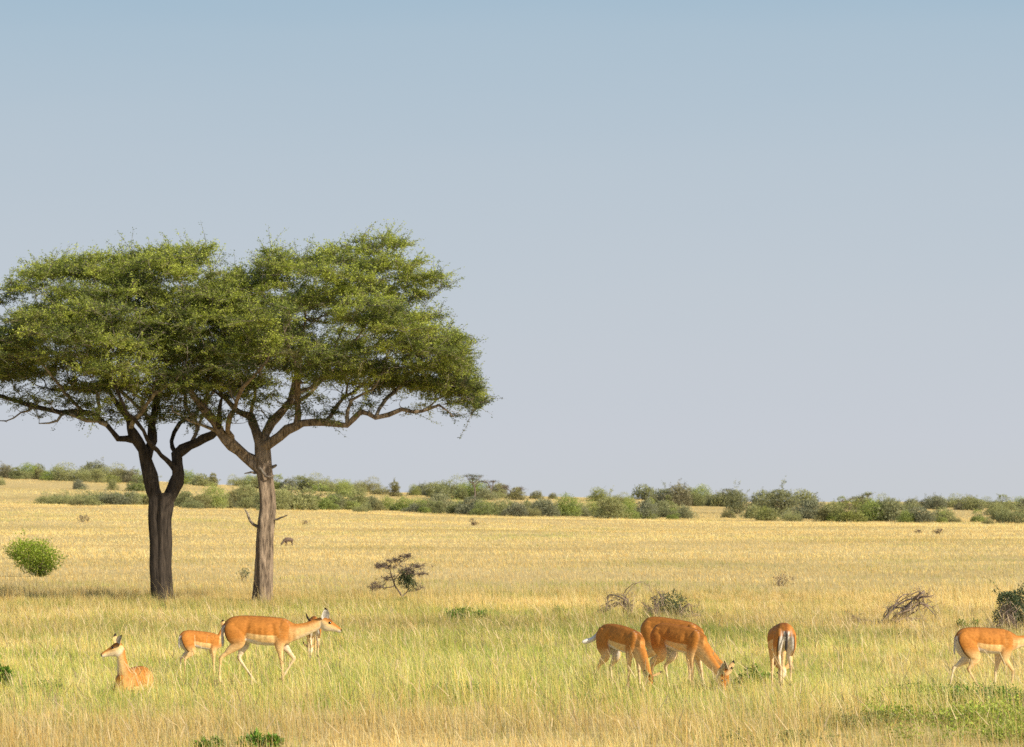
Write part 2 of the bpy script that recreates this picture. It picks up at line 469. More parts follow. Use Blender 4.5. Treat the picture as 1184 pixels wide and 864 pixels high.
# ------------------------------------------------------------------ branching
class Skeleton:
    def __init__(s): s.P = []; s.par = []; s.len = []; s.lock = []; s.att = []
    def limb(s, pts, rad, start=-1, step=.22, jit=.02, seed=0, attach=True):
        P, R = smooth_path(pts, rad, step, jit, seed)
        par = start
        for k, (p, r) in enumerate(zip(P, R)):
            if start >= 0 and k == 0:
                par = start; continue
            s.P.append(p); s.par.append(par); s.lock.append(r)
            s.len.append(0 if par < 0 else s.len[par] + float(np.linalg.norm(p - s.P[par])))
            s.att.append(attach and k > 1)
            par = len(s.P) - 1
        return par
    def nearest(s, p):
        A = np.array(s.P); return int(np.argmin(((A - np.array(p)) ** 2).sum(1)))
    def grow(s, targets, seed=0, wlen=.30, step=.28, wob=.05, updown=0.12):
        r = np.random.default_rng(seed)
        P = np.array(s.P); L = np.array(s.len); att = np.array(s.att)
        cap = len(P) + len(targets) * 14
        BP = np.zeros((cap, 3)); BL = np.zeros(cap); BA = np.zeros(cap, bool)
        n_ = len(P); BP[:n_] = P; BL[:n_] = L; BA[:n_] = att
        root = P[att].mean(0) if att.any() else P[0]
        order = np.argsort(np.linalg.norm(targets - root, axis=1) + r.uniform(0, .5, len(targets)))
        tips = []
        for t in targets[order]:
            dv = t - BP[:n_]; d = np.linalg.norm(dv, axis=1)
            cost = d + wlen * BL[:n_] + np.where(dv[:, 2] < -.15, .5, 0) + np.where(BA[:n_], 0, 50)
            i = int(np.argmin(cost)); dist = d[i]
            m = min(13, max(1, int(round(dist / step))))
            par = i; a = BP[i].copy(); perp = r.normal(0, 1, 3) * wob * dist
            for k in range(1, m + 1):
                f = k / m
                p = a + (t - a) * f + perp * math.sin(PI * f) + np.array([0, 0, -updown * dist * math.sin(PI * f)]) * .6
                if k < m: p = p + r.normal(0, wob * .5, 3) * step
                BP[n_] = p; BL[n_] = BL[par] + np.linalg.norm(p - BP[par]); BA[n_] = True
                s.P.append(p); s.par.append(par); s.lock.append(0); s.len.append(BL[n_]); s.att.append(True)
                par = n_; n_ += 1
            tips.append(par)
        return tips
    def radii(s, tip=.006, e=2.3, grow=.0):
        n_ = len(s.P); acc = np.zeros(n_); R = np.zeros(n_)
        for i in range(n_ - 1, -1, -1):
            R[i] = max(tip, acc[i] ** (1 / e) if acc[i] > 0 else tip)
            if s.par[i] >= 0: acc[s.par[i]] += R[i] ** e
        lock = np.array(s.lock)
        R = np.where(lock > 0, lock, R)
        for i in range(n_):                        # never thicker than the parent
            if s.par[i] >= 0 and lock[i] == 0: R[i] = min(R[i], R[s.par[i]] * .85)
        return R
    def build(s, acc, R, mat_thick=0, mat_thin=0, lim=.05, flute_trunk=None):
        n_ = len(s.P); kids = [[] for _ in range(n_)]
        for i, p in enumerate(s.par):
            if p >= 0: kids[p].append(i)
        starts = [(i, -1) for i, p in enumerate(s.par) if p < 0]
        while starts:
            i, frm = starts.pop()
            ch = [] if frm < 0 else [frm]
            cur = i
            while True:
                ch.append(cur)
                if not kids[cur]: break
                nx_ = max(kids[cur], key=lambda q: R[q])
                for q in kids[cur]:
                    if q != nx_: starts.append((q, cur))
                cur = nx_
            if len(ch) < 2: continue
            rr = np.array([R[q] for q in ch]); rr = rr * (1 + .12 * np.sin(np.arange(len(rr)) * 1.7 + ch[0]) * (rr > .02) * (rr < .2))
            if frm >= 0: rr[0] = rr[1] * 1.15
            k = 36 if rr.max() > .19 else 16 if rr.max() > .12 else 9 if rr.max() > .04 else 5 if rr.max() > .012 else 3
            V, Q = tube([s.P[q] for q in ch], rr, k, flute=flute_trunk if rr.max() > .04 else None)
            acc.add(V, Q, m=mat_thick if rr.max() > lim else mat_thin)

def px2m(pts, base, D, dy=0.0):
    """photo measurements (px, py, y offset, radius) -> local metres around the base of the thing"""
    s = FPX / D; o = []; r = []
    for q in pts:
        o.append(((q[0] - base[0]) / s, q[2], (base[1] - q[1]) / s)); r.append(q[3])
    return o, r

def flute_fn(ph, amt=.16):
    def f(t, th, P):
        z = P[:, 2][:, None]
        fade = np.clip(1.3 - z / 4.6, .15, 1)
        v = 1 + fade * amt * (np.cos(3 * th + ph + z * .95) * .6 + np.cos(5 * th - ph * 2 + z * .55) * .55 + .3 * np.cos(9 * th + z))
        v = v - fade * amt * .9 * np.clip(np.cos(2 * th + ph * 3 + z * .25), .75, 1) * .8
        v = v + .16 * np.exp(-np.clip(z, 0, 9) / .2)
        return v
    return f

def crown_targets(T, B, cx, hw, depth, npad, per, seed, base, D, extra=()):
    r = np.random.default_rng(seed); s = FPX / D
    tx = np.array([q[0] for q in T], float); tz = np.array([q[1] for q in T], float)
    bx = np.array([q[0] for q in B], float); bz = np.array([q[1] for q in B], float)
    pts = []; pads = []
    tries = 0
    while len(pads) < npad and tries < npad * 40:
        tries += 1
        px = r.uniform(tx.min(), tx.max()); f = (px - cx) / hw
        if abs(f) >= 1: continue
        R = depth * math.sqrt(1 - f * f) + .35
        yo = r.uniform(-R, R); q = yo / (R + .1)
        top = np.interp(px, tx, tz); bot = np.interp(px, bx, bz); midp = (top + bot) / 2
        top2 = top + (midp - top) * q * q * .9; bot2 = bot - (bot - midp) * q * q * .35
        u = r.uniform(0, 1) ** 1.5
        pz = top2 + 6 + (bot2 - top2 - 10) * u
        c = np.array([(px - base[0]) / s, yo, (base[1] - pz) / s])
        if pads and min(np.linalg.norm((c - p) * np.array([1, 1, 1.9])) for p in pads) < .55 and r.uniform() < .85: continue
        pads.append(c)
    rads = [(r.uniform(.42, .90), r.uniform(.09, .20)) for _ in pads]
    for (px, py, rx, rz, yo) in extra:
        pads.append(np.array([(px - base[0]) / s, yo, (base[1] - py) / s])); rads.append((rx / s, rz / s))
    for c, (rh, rv) in zip(pads, rads):
        m = max(6, int(per * (rh / .62) ** 1.6))
        for _ in range(m):
            a = r.uniform(0, 2 * PI); q = math.sqrt(r.uniform(0, 1)) * rh
            dz = (1 - (q / rh) ** 2) * rv * r.uniform(-.7, 1.0) - .05 * (q / rh)
            pts.append(c + np.array([math.cos(a) * q, math.sin(a) * q, dz]))
    return np.array(pts), np.array(pads)

def acacia_crown(sk, tips, seed, leaf=.054, sprays=6, per=42, zmid=6.0, zr=2.0, wood=None, xs=0.0):
    r = np.random.default_rng(seed); P = np.array(sk.P)
    LP, LD, LC, LL = [], [], [], []
    for ti in tips:
        t = P[ti]; pd = t - P[sk.par[ti]]; pd /= (np.linalg.norm(pd) + 1e-9)
        tone = .34 * math.sin(t[0] * 2.9 + seed) * math.sin(t[1] * 2.3 + t[2] * 3.7) + r.normal(0, .13) + .34 * np.clip((t[2] - zmid) / zr, -1.1, 1.1) + r.choice([0, 0, 0, .35, -.25])  # height term paints in underside shade: leaves darken towards the crown bottom
        for k in range(sprays):
            d = pd * .55 + rand_dirs(r, 1, .12, .45)[0]; d /= np.linalg.norm(d)
            ln = r.uniform(.16, .46) if r.uniform() < .86 else r.uniform(.45, .75)
            q = t + d * ln + np.array([0, 0, -.03 * r.uniform(0, 1)])
            mid = (t + q) / 2 + r.normal(0, .02, 3)
            if wood is not None:
                V, Q = tube([t, mid, q], [.006, .0045, .002], 3); wood.add(V, Q, m=1)
            m = int(per * r.uniform(.6, 1.3)); f = r.uniform(.05, 1.05, m)[:, None]
            c = (t * (1 - f) ** 2 + 2 * mid * f * (1 - f) + q * f ** 2) + r.normal(0, .028, (m, 3))
            ld = d * .6 + r.normal(0, .75, (m, 3)); ld[:, 2] *= .55
            LP.append(c); LD.append(ld)
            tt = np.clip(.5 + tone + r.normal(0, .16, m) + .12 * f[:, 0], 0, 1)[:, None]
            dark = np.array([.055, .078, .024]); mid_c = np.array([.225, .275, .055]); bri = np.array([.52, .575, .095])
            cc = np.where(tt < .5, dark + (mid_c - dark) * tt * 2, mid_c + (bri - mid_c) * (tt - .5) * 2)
            if r.uniform() < .07: cc = cc * .5 + np.array([.20, .15, .08]) * .6
            LC.append(cc); LL.append(r.uniform(.7, 1.25, m) * leaf)
    LP = np.concatenate(LP); LD = np.concatenate(LD); LC = np.concatenate(LC); LL = np.concatenate(LL)
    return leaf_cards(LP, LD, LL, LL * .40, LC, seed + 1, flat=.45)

TD = depth_for(245, 698)
# ---- right-hand acacia
base = (305, 698); x, y, z, s = spot(305, 698)
sk = Skeleton()
def limb(pts, start=None, seed=0, jit=.045, attach=True):
    P, R = px2m(pts, base, y)
    st = -1 if start is None else sk.nearest(P[0])
    if attach: R = [q * .86 for q in R]
    return sk.limb(P, R, st, seed=seed, jit=jit, attach=attach)
limb([(305, 702, 0, .255), (305, 685, 0, .235), (306, 640, 0, .225), (308, 600, .03, .222), (307, 560, .04, .20), (304, 528, .05, .21), (303, 508, .05, .19)], seed=1, jit=.012, attach=False)
limb([(304, 540, .05, .20), (287, 528, -.1, .175), (271, 514, -.35, .165), (257, 501, -.5, .15), (246, 480, -.7, .12), (228, 458, -1.0, .09), (212, 432, -1.3, .05)], True, 2)
limb([(303, 512, .05, .17), (293, 492, .3, .14), (285, 478, .6, .11), (268, 472, .9, .08), (252, 458, 1.2, .05), (240, 430, 1.5, .03)], True, 3)
limb([(304, 512, .05, .16), (313, 488, .2, .13), (327, 470, .45, .11), (336, 450, .7, .09), (342, 420, .9, .06), (346, 380, 1.1, .04), (352, 340, 1.2, .025)], True, 4)
limb([(305, 522, .02, .18), (322, 504, -.2, .15), (345, 490, -.4, .125), (377, 485, -.6, .10), (404, 490, -.7, .085), (422, 476, -.75, .075), (440, 483, -.7, .07), (468, 471, -.6, .06), (490, 477, -.55, .05), (507, 470, -.5, .035), (524, 480, -.5, .018)], True, 5)
limb([(345, 490, -.4, .10), (344, 465, -.5, .09), (346, 440, -.8, .07), (340, 405, -1.1, .05), (333, 365, -1.3, .03)], True, 6)
limb([(400, 489, -.7, .05), (410, 462, -.9, .045), (432, 452, -1.2, .03), (450, 425, -1.4, .02)], True, 7)
limb([(440, 483, -.7, .055), (447, 462, -.4, .05), (462, 444, 0, .04), (480, 425, .3, .03), (500, 400, .4, .02)], True, 8)
limb([(377, 485, -.6, .06), (395, 465, -.1, .05), (420, 445, .5, .045), (445, 410, 1.0, .035), (470, 370, 1.2, .02)], True, 9)
limb([(327, 470, .45, .07), (345, 458, 1.1, .06), (370, 435, 1.8, .045), (400, 400, 2.2, .03), (430, 340, 1.7, .02)], True, 10)
limb([(271, 514, -.35, .09), (268, 490, -.9, .08), (280, 465, -1.5, .06), (300, 440, -2.0, .045), (320, 410, -2.3, .03)], True, 11)
limb([(287, 479, .6, .06), (292, 455, .5, .05), (300, 420, .4, .04), (290, 380, .2, .03), (292, 340, 0, .02)], True, 12)
limb([(490, 477, -.55, .03), (502, 462, -.4, .025), (520, 455, -.2, .02), (540, 462, 0, .012)], True, 13)
# dead stubs on the trunk
for st in ([(297, 609, .0, .045), (290, 602, -.12, .035), (287, 593, -.16, .026), (284, 587, -.2, .012)],
           [(318, 602, 0, .035), (324, 598, -.1, .026), (333, 595, -.2, .012)],
           [(298, 548, 0, .04), (291, 545, -.1, .03), (283, 547, -.15, .014)],
           [(315, 540, 0, .05), (320, 537, -.05, .03)], [(300, 535, -.2, .04), (308, 550, -.22, .03), (318, 549, -.25, .02)]):
    limb(st, True, 20, jit=.01, attach=False)
RT = [(185, 372), (205, 335), (250, 312), (300, 302), (340, 297), (370, 290), (400, 283), (430, 290), (450, 310), (480, 335), (500, 365), (530, 378), (545, 395), (556, 430), (568, 460)]
RB = [(185, 440), (205, 455), (250, 466), (300, 452), (340, 448), (400, 452), (440, 448), (480, 446), (520, 452), (550, 468), (568, 470)]
EX = [(500, 318, 34, 10, 0), (478, 322, 30, 10, .4), (520, 330, 14, 6, -.2), (455, 300, 26, 12, 0), (455, 308, 26, 10, -.8), (420, 285, 30, 9, 0), (445, 278, 26, 8, .2), (400, 292, 28, 10, -.4), (458, 282, 14, 6, 0),
      (525, 392, 24, 9, 0), (500, 388, 30, 10, .3), (480, 398, 32, 10, -.5), (538, 400, 12, 6, -.3), (550, 448, 20, 12, 0), (556, 466, 13, 6, -.1), (530, 440, 26, 12, .3), (560, 430, 10, 8, .1),
      (505, 445, 30, 12, -.4), (475, 440, 30, 10, .2), (520, 420, 20, 9, .4), (370, 300, 26, 8, 0), (330, 305, 26, 8, 0), (290, 316, 24, 8, 0), (312, 292, 7, 3, 0), (430, 372, 34, 12, -1.0), (400, 340, 36, 12, -1.3), (350, 350, 36, 12, -1.6)]
tg, pads = crown_targets(RT, RB, 375, 205, 3.1, 115, 13, 101, base, y, EX)
ed = np.interp(698 - tg[:, 2] * s, [268, 300, 330, 345, 360, 375, 392, 410, 430, 450, 475], [458, 492, 520, 504, 500, 514, 536, 534, 544, 554, 554])
tg = tg[tg[:, 0] * s + 305 < ed]
kp = ~((tg[:, 0] > (472 - 305) / s) & (tg[:, 2] > (698 - 368) / s) & (tg[:, 2] < (698 - 350) / s))     # the gap under the upper right lobe
tg = tg[kp]
tips = sk.grow(tg, 5, wlen=.28, wob=.07)
def bare_twigs(lo, hi, n_, seed, sc_):
    r = np.random.default_rng(seed); A = np.array(sk.P); rad = np.array(sk.lock)
    c = A[(rad > .015) & (rad < .13) & (A[:, 2] > (698 - hi) / sc_) & (A[:, 2] < (698 - lo) / sc_)]
    q = c[r.integers(0, len(c), n_)] + r.normal(0, 1, (n_, 3)) * [.32, .35, .10] + [0, 0, .16]
    return sk.grow(q, seed, wlen=.1, step=.16, wob=.12, updown=0)
tw = bare_twigs(400, 492, 330, 8, s); tips = tips + tw[::4]
R = sk.radii(.0065, 2.35)
root = empty('acacia_tree', (x, y, z - .02))
tag(root, 'umbrella acacia with straight pale trunk, dead stubs and a long bough reaching right', 'acacia tree', 'pair of tall flat-topped acacias')
wood = Acc(); 
V, Q, c = acacia_crown(sk, tips, 31, wood=wood, zmid=6.2, zr=2.4)
sk.build(wood, R, 0, 1, .07, flute_fn(.7, .27))
obj('trunk', wood.mesh('acacia_trunk', True), [M_bark, M_branch], root)
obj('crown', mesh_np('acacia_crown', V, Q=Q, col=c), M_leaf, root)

# ---- left-hand acacia
base = (186, 698); x, y, z, s = spot(186, 698)
sk = Skeleton()
limb([(187, 702, 0, .275), (186, 685, 0, .25), (185, 655, 0, .24), (186, 625, 0, .245), (185, 600, 0, .255), (187, 582, 0, .28), (187, 570, 0, .27)], seed=31, jit=.01, attach=False)
limb([(184, 590, 0, .22), (176, 562, -.05, .19), (169, 532, -.1, .17), (161, 510, -.15, .15), (152, 494, -.2, .12), (141, 478, -.1, .09), (128, 455, .1, .06), (118, 420, .3, .035)], True, 32)
limb([(190, 588, 0, .20), (200, 568, .05, .18), (205, 548, .05, .165), (203, 524, .1, .155), (218, 510, .0, .135), (235, 506, -.2, .12), (250, 500, -.4, .10), (258, 484, -.8, .07), (262, 462, -1.2, .045)], True, 33)
limb([(169, 530, -.1, .15), (176, 510, .1, .13), (176, 490, .3, .12), (178, 465, .6, .09), (184, 430, .9, .06), (190, 390, 1.1, .035)], True, 34)
limb([(161, 510, -.15, .10), (139, 505, -.4, .085), (125, 490, -.6, .075), (105, 485, -.7, .07), (84, 481, -.8, .05), (72, 491, -.9, .035), (52, 494, -1.0, .015)], True, 35)
limb([(128, 492, -.6, .085), (112, 480, -.3, .085), (98, 476, 0, .08), (70, 473, .2, .075), (40, 469, .4, .07), (18, 464, .5, .06), (0, 456, .6, .055), (-30, 446, .7, .035)], True, 36)
limb([(40, 469, .4, .035), (24, 478, .2, .025), (5, 486, .1, .018), (-18, 482, 0, .01)], True, 37)
limb([(205, 545, .05, .10), (192, 533, -.3, .08), (185, 520, -.6, .07), (170, 498, -1.1, .06), (150, 470, -1.8, .045), (140, 440, -2.2, .03)], True, 38)
limb([(203, 524, .1, .08), (196, 508, .5, .07), (205, 490, 1.0, .06), (225, 470, 1.6, .045), (240, 430, 2.1, .03)], True, 39)
limb([(176, 490, .3, .07), (160, 470, .9, .06), (130, 450, 1.6, .045), (100, 420, 2.1, .03)], True, 40)
limb([(98, 476, 0, .05), (80, 455, -.6, .045), (60, 430, -1.1, .035), (40, 400, -1.2, .02)], True, 41)
limb([(218, 510, 0, .07), (228, 492, .2, .06), (214, 470, .4, .05), (212, 440, .5, .04), (215, 390, .4, .03), (210, 330, .2, .02)], True, 42)
limb([(152, 494, -.2, .07), (165, 478, -.9, .06), (190, 460, -1.6, .045), (215, 430, -2.0, .03)], True, 43)
limb([(250, 500, -.4, .06), (235, 492, -.9, .045), (222, 486, -1.2, .035), (205, 478, -1.5, .02)], True, 44)
LT = [(-75, 405), (-40, 370), (0, 342), (30, 318), (60, 300), (100, 298), (130, 300), (150, 294), (200, 283), (240, 288), (255, 300), (285, 335)]
LB = [(-75, 440), (-30, 442), (0, 446), (60, 455), (100, 462), (150, 466), (200, 470), (250, 470), (285, 460)]
EX = [(200, 292, 34, 8, 0), (225, 298, 24, 8, .3), (240, 290, 16, 6, 0), (170, 298, 30, 8, -.2), (110, 300, 30, 7, 0), (80, 304, 24, 7, .2), (140, 304, 26, 8, .1), (60, 318, 24, 8, -.2), (30, 328, 24, 8, 0), (10, 345, 22, 9, 0),
      (110, 340, 40, 12, -1.6), (170, 345, 36, 12, -1.5), (60, 370, 40, 12, -1.6), (110, 390, 44, 12, -2.0), (20, 400, 36, 12, -1.4), (170, 400, 40, 12, -2.0), (10, 425, 32, 10, -.8), (220, 400, 36, 12, -1.7)]
tg, pads = crown_targets(LT, LB, 105, 195, 3.1, 125, 13, 202, base, y, EX)
tips = sk.grow(tg, 6, wlen=.28, wob=.07)
tw = bare_twigs(420, 496, 380, 9, s); tips = tips + tw[::3]
R = sk.radii(.0065, 2.35)
root = empty('acacia_tree', (x, y, z - .02))
tag(root, 'umbrella acacia with shaded low-forked trunk, crown running off the left side', 'acacia tree', 'pair of tall flat-topped acacias')
wood = Acc()
V, Q, c = acacia_crown(sk, tips, 41, wood=wood, zmid=6.2, zr=2.4)
sk.build(wood, R, 0, 1, .07, flute_fn(2.1, .24))
obj('trunk', wood.mesh('acacia_trunk', True), [M_bark_shaded, M_branch], root)
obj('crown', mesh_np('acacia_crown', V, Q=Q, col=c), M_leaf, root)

# ------------------------------------------------------------------ shrubs
PAL = {'lush': ([.16, .22, .03], [.52, .62, .09]), 'bright': ([.10, .15, .02], [.37, .47, .05]), 'mid': ([.10, .125, .04], [.36, .39, .12]),
       'dark': ([.05, .075, .035], [.17, .21, .09]), 'grey': ([.085, .10, .055], [.29, .31, .16]),
       'brown': ([.10, .065, .045], [.27, .19, .13]), 'vivid': ([.05, .11, .015], [.17, .32, .03])}
def shrub_foliage(wd, ht, n_, leaf, pal, seed, clumps=12, shape='dome', low=.08, core=.0):
    """leaves gathered on uneven clumps; returns V, Q, colour"""
    r = np.random.default_rng(seed); cs = []
    for k in range(clumps):
        a = r.uniform(0, 2 * PI); q = math.sqrt(r.uniform(0, 1))
        if shape == 'dome': zt = ht * (1 - .5 * q * q) * r.uniform(.3, 1.0)
        elif shape == 'vase': zt = ht * r.uniform(.45, .95) * (.75 + .25 * q)
        else: zt = ht * r.uniform(.25, .9) * (1 - .6 * q)
        rr = r.uniform(.16, .30) * min(wd, ht * 1.6)
        cs.append((math.cos(a) * q * (wd / 2 - rr * .8), math.sin(a) * q * (wd / 2 - rr * .8) * .8, max(low * ht + rr * .3, zt - rr * .6), rr, r.uniform(-.22, .22)))
    cs = np.array(cs); w_ = cs[:, 3] ** 2; k = r.choice(len(cs), n_, p=w_ / w_.sum())
    d = rand_dirs(r, n_, .15); rad = r.uniform(.35, 1.12, n_) ** .5
    P = cs[k, :3] + d * (rad * cs[k, 3])[:, None] * np.array([1, 1, .72])
    P += r.normal(0, .02 * wd, P.shape) * (r.uniform(0, 1, n_) > .85)[:, None]
    P[:, 2] = np.clip(P[:, 2], .01, None)
    ns_ = max(5, clumps); si = np.nonzero(r.uniform(0, 1, n_) < (.03 if shape == 'vase' else .11))[0]; sk_ = r.integers(0, ns_, len(si)); sdir = rand_dirs(r, ns_, .75); slen = r.uniform(.25, .60, ns_) * ht
    sb = cs[r.integers(0, len(cs), ns_), :3]; P[si] = sb[sk_] + sdir[sk_] * (slen[sk_] * r.uniform(.3, 1.1, len(si)))[:, None] + r.normal(0, .018 * wd, (len(si), 3))
    e_ = np.percentile(np.abs(P[:, :2]), 97.5, axis=0); P[:, 0] *= wd / 2 / e_[0]; P[:, 1] *= wd / 2 * .9 / e_[1]; P[:, 2] *= ht / np.percentile(P[:, 2], 98.5)
    if shape == 'vase': P[:, :2] *= (.30 + .70 * np.clip(P[:, 2] / ht / .55, 0, 1) ** .8)[:, None]
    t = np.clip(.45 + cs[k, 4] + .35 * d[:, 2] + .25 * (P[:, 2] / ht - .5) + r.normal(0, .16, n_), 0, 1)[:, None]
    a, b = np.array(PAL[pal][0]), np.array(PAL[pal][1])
    D = d + r.normal(0, .8, (n_, 3))
    return leaf_cards(P, D, r.uniform(.7, 1.3, n_) * leaf, r.uniform(.4, .6, n_) * leaf, a + (b - a) * t, seed + 3, flat=.15)
def stems(wd, ht, n_, rad, seed, lean=.6, curve=.15, k=4, twigs=3, acc=None, m=0, colr=None):
    r = np.random.default_rng(seed); acc = acc or Acc()
    for _ in range(n_):
        a = r.uniform(0, 2 * PI); q = r.uniform(.15, 1) * wd / 2 * lean * 1.6; h = ht * r.uniform(.55, 1.0)
        p0 = np.array([math.cos(a) * q * .08, math.sin(a) * q * .08, -.03]); p3 = np.array([math.cos(a) * q, math.sin(a) * q, h])
        p1 = p0 + (p3 - p0) * .35 + r.normal(0, curve, 3) * ht * .6; p1[2] = max(p1[2], .1 * h)
        p2 = p0 + (p3 - p0) * .7 + r.normal(0, curve, 3) * ht * .6
        P, R = smooth_path([p0, p1, p2, p3], [rad, rad * .8, rad * .55, rad * .25], ht * .08)
        V, Q = tube(P, R, k); acc.add(V, Q, m=m)
        for _t in range(twigs):
            i = r.integers(len(P) // 3, len(P)); d = rand_dirs(r, 1, .25)[0] * ht * r.uniform(.12, .32)
            T_ = np.array([P[i], P[i] + d * .5 + r.normal(0, .02, 3) * ht, P[i] + d + np.array([0, 0, -.03]) * ht])
            V, Q = tube(T_, [R[i] * .5, R[i] * .35, R[i] * .15], 3); acc.add(V, Q, m=m)
            for _u in range(2):
                d2 = rand_dirs(r, 1, .1)[0] * ht * r.uniform(.06, .14); b_ = T_[r.integers(1, 3)]
                V, Q = tube(np.array([b_, b_ + d2]), [R[i] * .25, R[i] * .1], 3); acc.add(V, Q, m=m)
    return acc
def shrub(name, px, py, wpx, hpx, pal, label, cat, leaf=.05, nl=2500, clumps=12, shape='dome', nst=7, srad=None, seed=0, wood=M_twig, sink=.02):
    x, y, z, s = spot(px, py); wd, ht = wpx / s, hpx / s
    t = empty(name, (x, y, z - sink)); tag(t, label, cat)
    obj('stems', stems(wd * .75, ht * .8, nst, srad or ht * .018, seed + 50).mesh('stems'), wood, t)
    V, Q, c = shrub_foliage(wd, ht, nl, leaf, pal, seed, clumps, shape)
    obj('foliage', mesh_np('foliage', V, Q=Q, col=c), M_shrub, t)
    return t

shrub('green_bush', 47, 667, 66, 42, 'bright', 'bright green rounded bush on its own at the left, before the forked acacia', 'bush', .072, 6500, 14, 'vase', 9, seed=33)
shrub('low_shrub', 538, 719, 46, 15, 'vivid', 'low vivid green shrub in the grass between the walking impala and grazing group', 'shrub', .05, 1500, 9, 'dome', 8, seed=2)
shrub('dark_bush', 1171, 729, 42, 50, 'dark', 'dark spiky green bush at the right side behind the right-hand impala', 'bush', .045, 5200, 15, 'dome', 8, seed=3)
shrub('green_tuft', 1119, 727, 24, 10, 'vivid', 'small green tuft just left of the dark spiky bush', 'tuft', .045, 600, 6, 'dome', 5, seed=4)
shrub('mixed_bush', 773, 716, 44, 29, 'dark', 'half green half twiggy bush right behind the backs of the grazing impalas', 'bush', .045, 2400, 9, 'dome', 16, seed=5, wood=M_deadwood)
shrub('green_tuft', 874, 790, 40, 18, 'vivid', 'bright green leafy tuft left of the rear-view impala legs', 'tuft', .05, 1500, 8, 'dome', 6, seed=6)
shrub('green_tuft', 4, 796, 26, 24, 'vivid', 'dense green leafy tuft at the left side below the resting impala', 'tuft', .05, 1300, 7, 'dome', 6, seed=7)
shrub('small_shrub', 649, 711, 18, 11, 'mid', 'tiny faint green shrub left of the arching dead branch', 'shrub', .04, 350, 5, 'dome', 8, seed=8)
shrub('small_shrub', 903, 678, 26, 15, 'brown', 'small dry brown shrub in the open field above the rear-view impala', 'shrub', .045, 260, 6, 'dome', 14, seed=9, wood=M_deadwood)
shrub('small_shrub', 281, 672, 13, 17, 'grey', 'small grey green plant left of the straight acacia trunk', 'shrub', .05, 260, 5, 'dome', 4, seed=10)
shrub('small_shrub', 96, 604, 13, 9, 'brown', 'small dry bush in the far field left of the forked acacia', 'shrub', .12, 200, 5, 'dome', 6, seed=11)
shrub('small_shrub', 548, 608, 9, 8, 'brown', 'single tiny brown bush in far field below the flat-topped skyline tree', 'shrub', .12, 200, 4, 'dome', 4, seed=12)
shrub('small_shrub', 353, 607, 10, 5, 'brown', 'very small brown bush in the far field right of the warthog', 'shrub', .10, 120, 4, 'dome', 4, seed=13)
shrub('small_shrub', 1086, 618, 14, 6, 'brown', 'low brown scrub patch in the far field at right', 'shrub', .12, 150, 5, 'dome', 8, seed=14)
shrub('small_shrub', 1060, 617, 9, 4, 'brown', 'low brown scrub speck left of the brown scrub patch, far right field', 'shrub', .12, 90, 4, 'dome', 5, seed=15)
shrub('small_shrub', 827, 716, 18, 9, 'brown', 'little bare brown twiggy shrub right of the half green bush', 'shrub', .035, 120, 5, 'dome', 10, seed=16)
shrub('small_shrub', 810, 713, 16, 7, 'mid', 'little green sprig between the half green bush and bare twigs', 'shrub', .04, 200, 4, 'dome', 5, seed=17)
shrub('thorn_plant', 300, 868, 44, 18, 'vivid', 'dark green thorny leafed plant at the bottom below the walking impala', 'plant', .055, 900, 8, 'vase', 8, seed=18)
shrub('thorn_plant', 245, 868, 34, 13, 'vivid', 'lower green leafy plant at the bottom, left of the thorny one', 'plant', .045, 600, 7, 'dome', 6, seed=19)

# leafy ground cover, lower right and a few darker patches
acc = Acc(); r_ = np.random.default_rng(60)
def cover(px, py, a, b, n_, leaf, pal, h):
    d = depth_for(px, py); cx = (px - PX0) / FPX * d
    k = max(6, int(n_ / 90)); ca = r_.normal(0, .5, (k, 2)) * [a, b] + [cx, d]
    i = r_.integers(0, k, n_); ch = r_.uniform(.5, 1.2, k) * h
    xy = ca[i] + r_.normal(0, .09, (n_, 2)) * (1 + a * .15)
    P = np.stack([xy[:, 0], xy[:, 1], ground(xy[:, 0], xy[:, 1]) + r_.uniform(.1, 1, n_) * ch[i]], -1)
    lo, hi = np.array(PAL[pal][0]), np.array(PAL[pal][1])
    t = np.clip((P[:, 2] - ground(xy[:, 0], xy[:, 1])) / h * .6 + r_.normal(0, .2, n_) + .1, 0, 1)[:, None]
    D = rand_dirs(r_, n_, .3)
    V, Q, c = leaf_cards(P, D, r_.uniform(.6, 1.3, n_) * leaf, r_.uniform(.45, .8, n_) * leaf, lo + (hi - lo) * t, r_.integers(1e6), flat=.4)
    acc.add(V, Q, c)
cover(1110, 838, 1.3, 1.2, 6500, .035, 'lush', .20)
cover(1150, 815, 1.0, 1.2, 3500, .035, 'vivid', .20)
cover(1060, 815, .9, 1.0, 2200, .035, 'lush', .17)
cover(1015, 842, .7, .8, 1500, .032, 'mid', .16)
cover(1165, 860, .8, .7, 2500, .035, 'lush', .2)
cover(905, 862, .5, .5, 800, .03, 'mid', .14)
cover(530, 803, .7, .8, 1500, .03, 'vivid', .13)
cover(60, 800, .5, .9, 700, .03, 'vivid', .12)
cover(285, 800, .35, .5, 350, .03, 'brown', .12)
cover(700, 812, .4, .5, 450, .03, 'vivid', .12)
me = acc.mesh('ground_cover')
tag(obj('ground_cover', me, M_shrub), 'low leafy green ground cover among the grass, thickest at lower right', 'ground cover', kind='stuff')

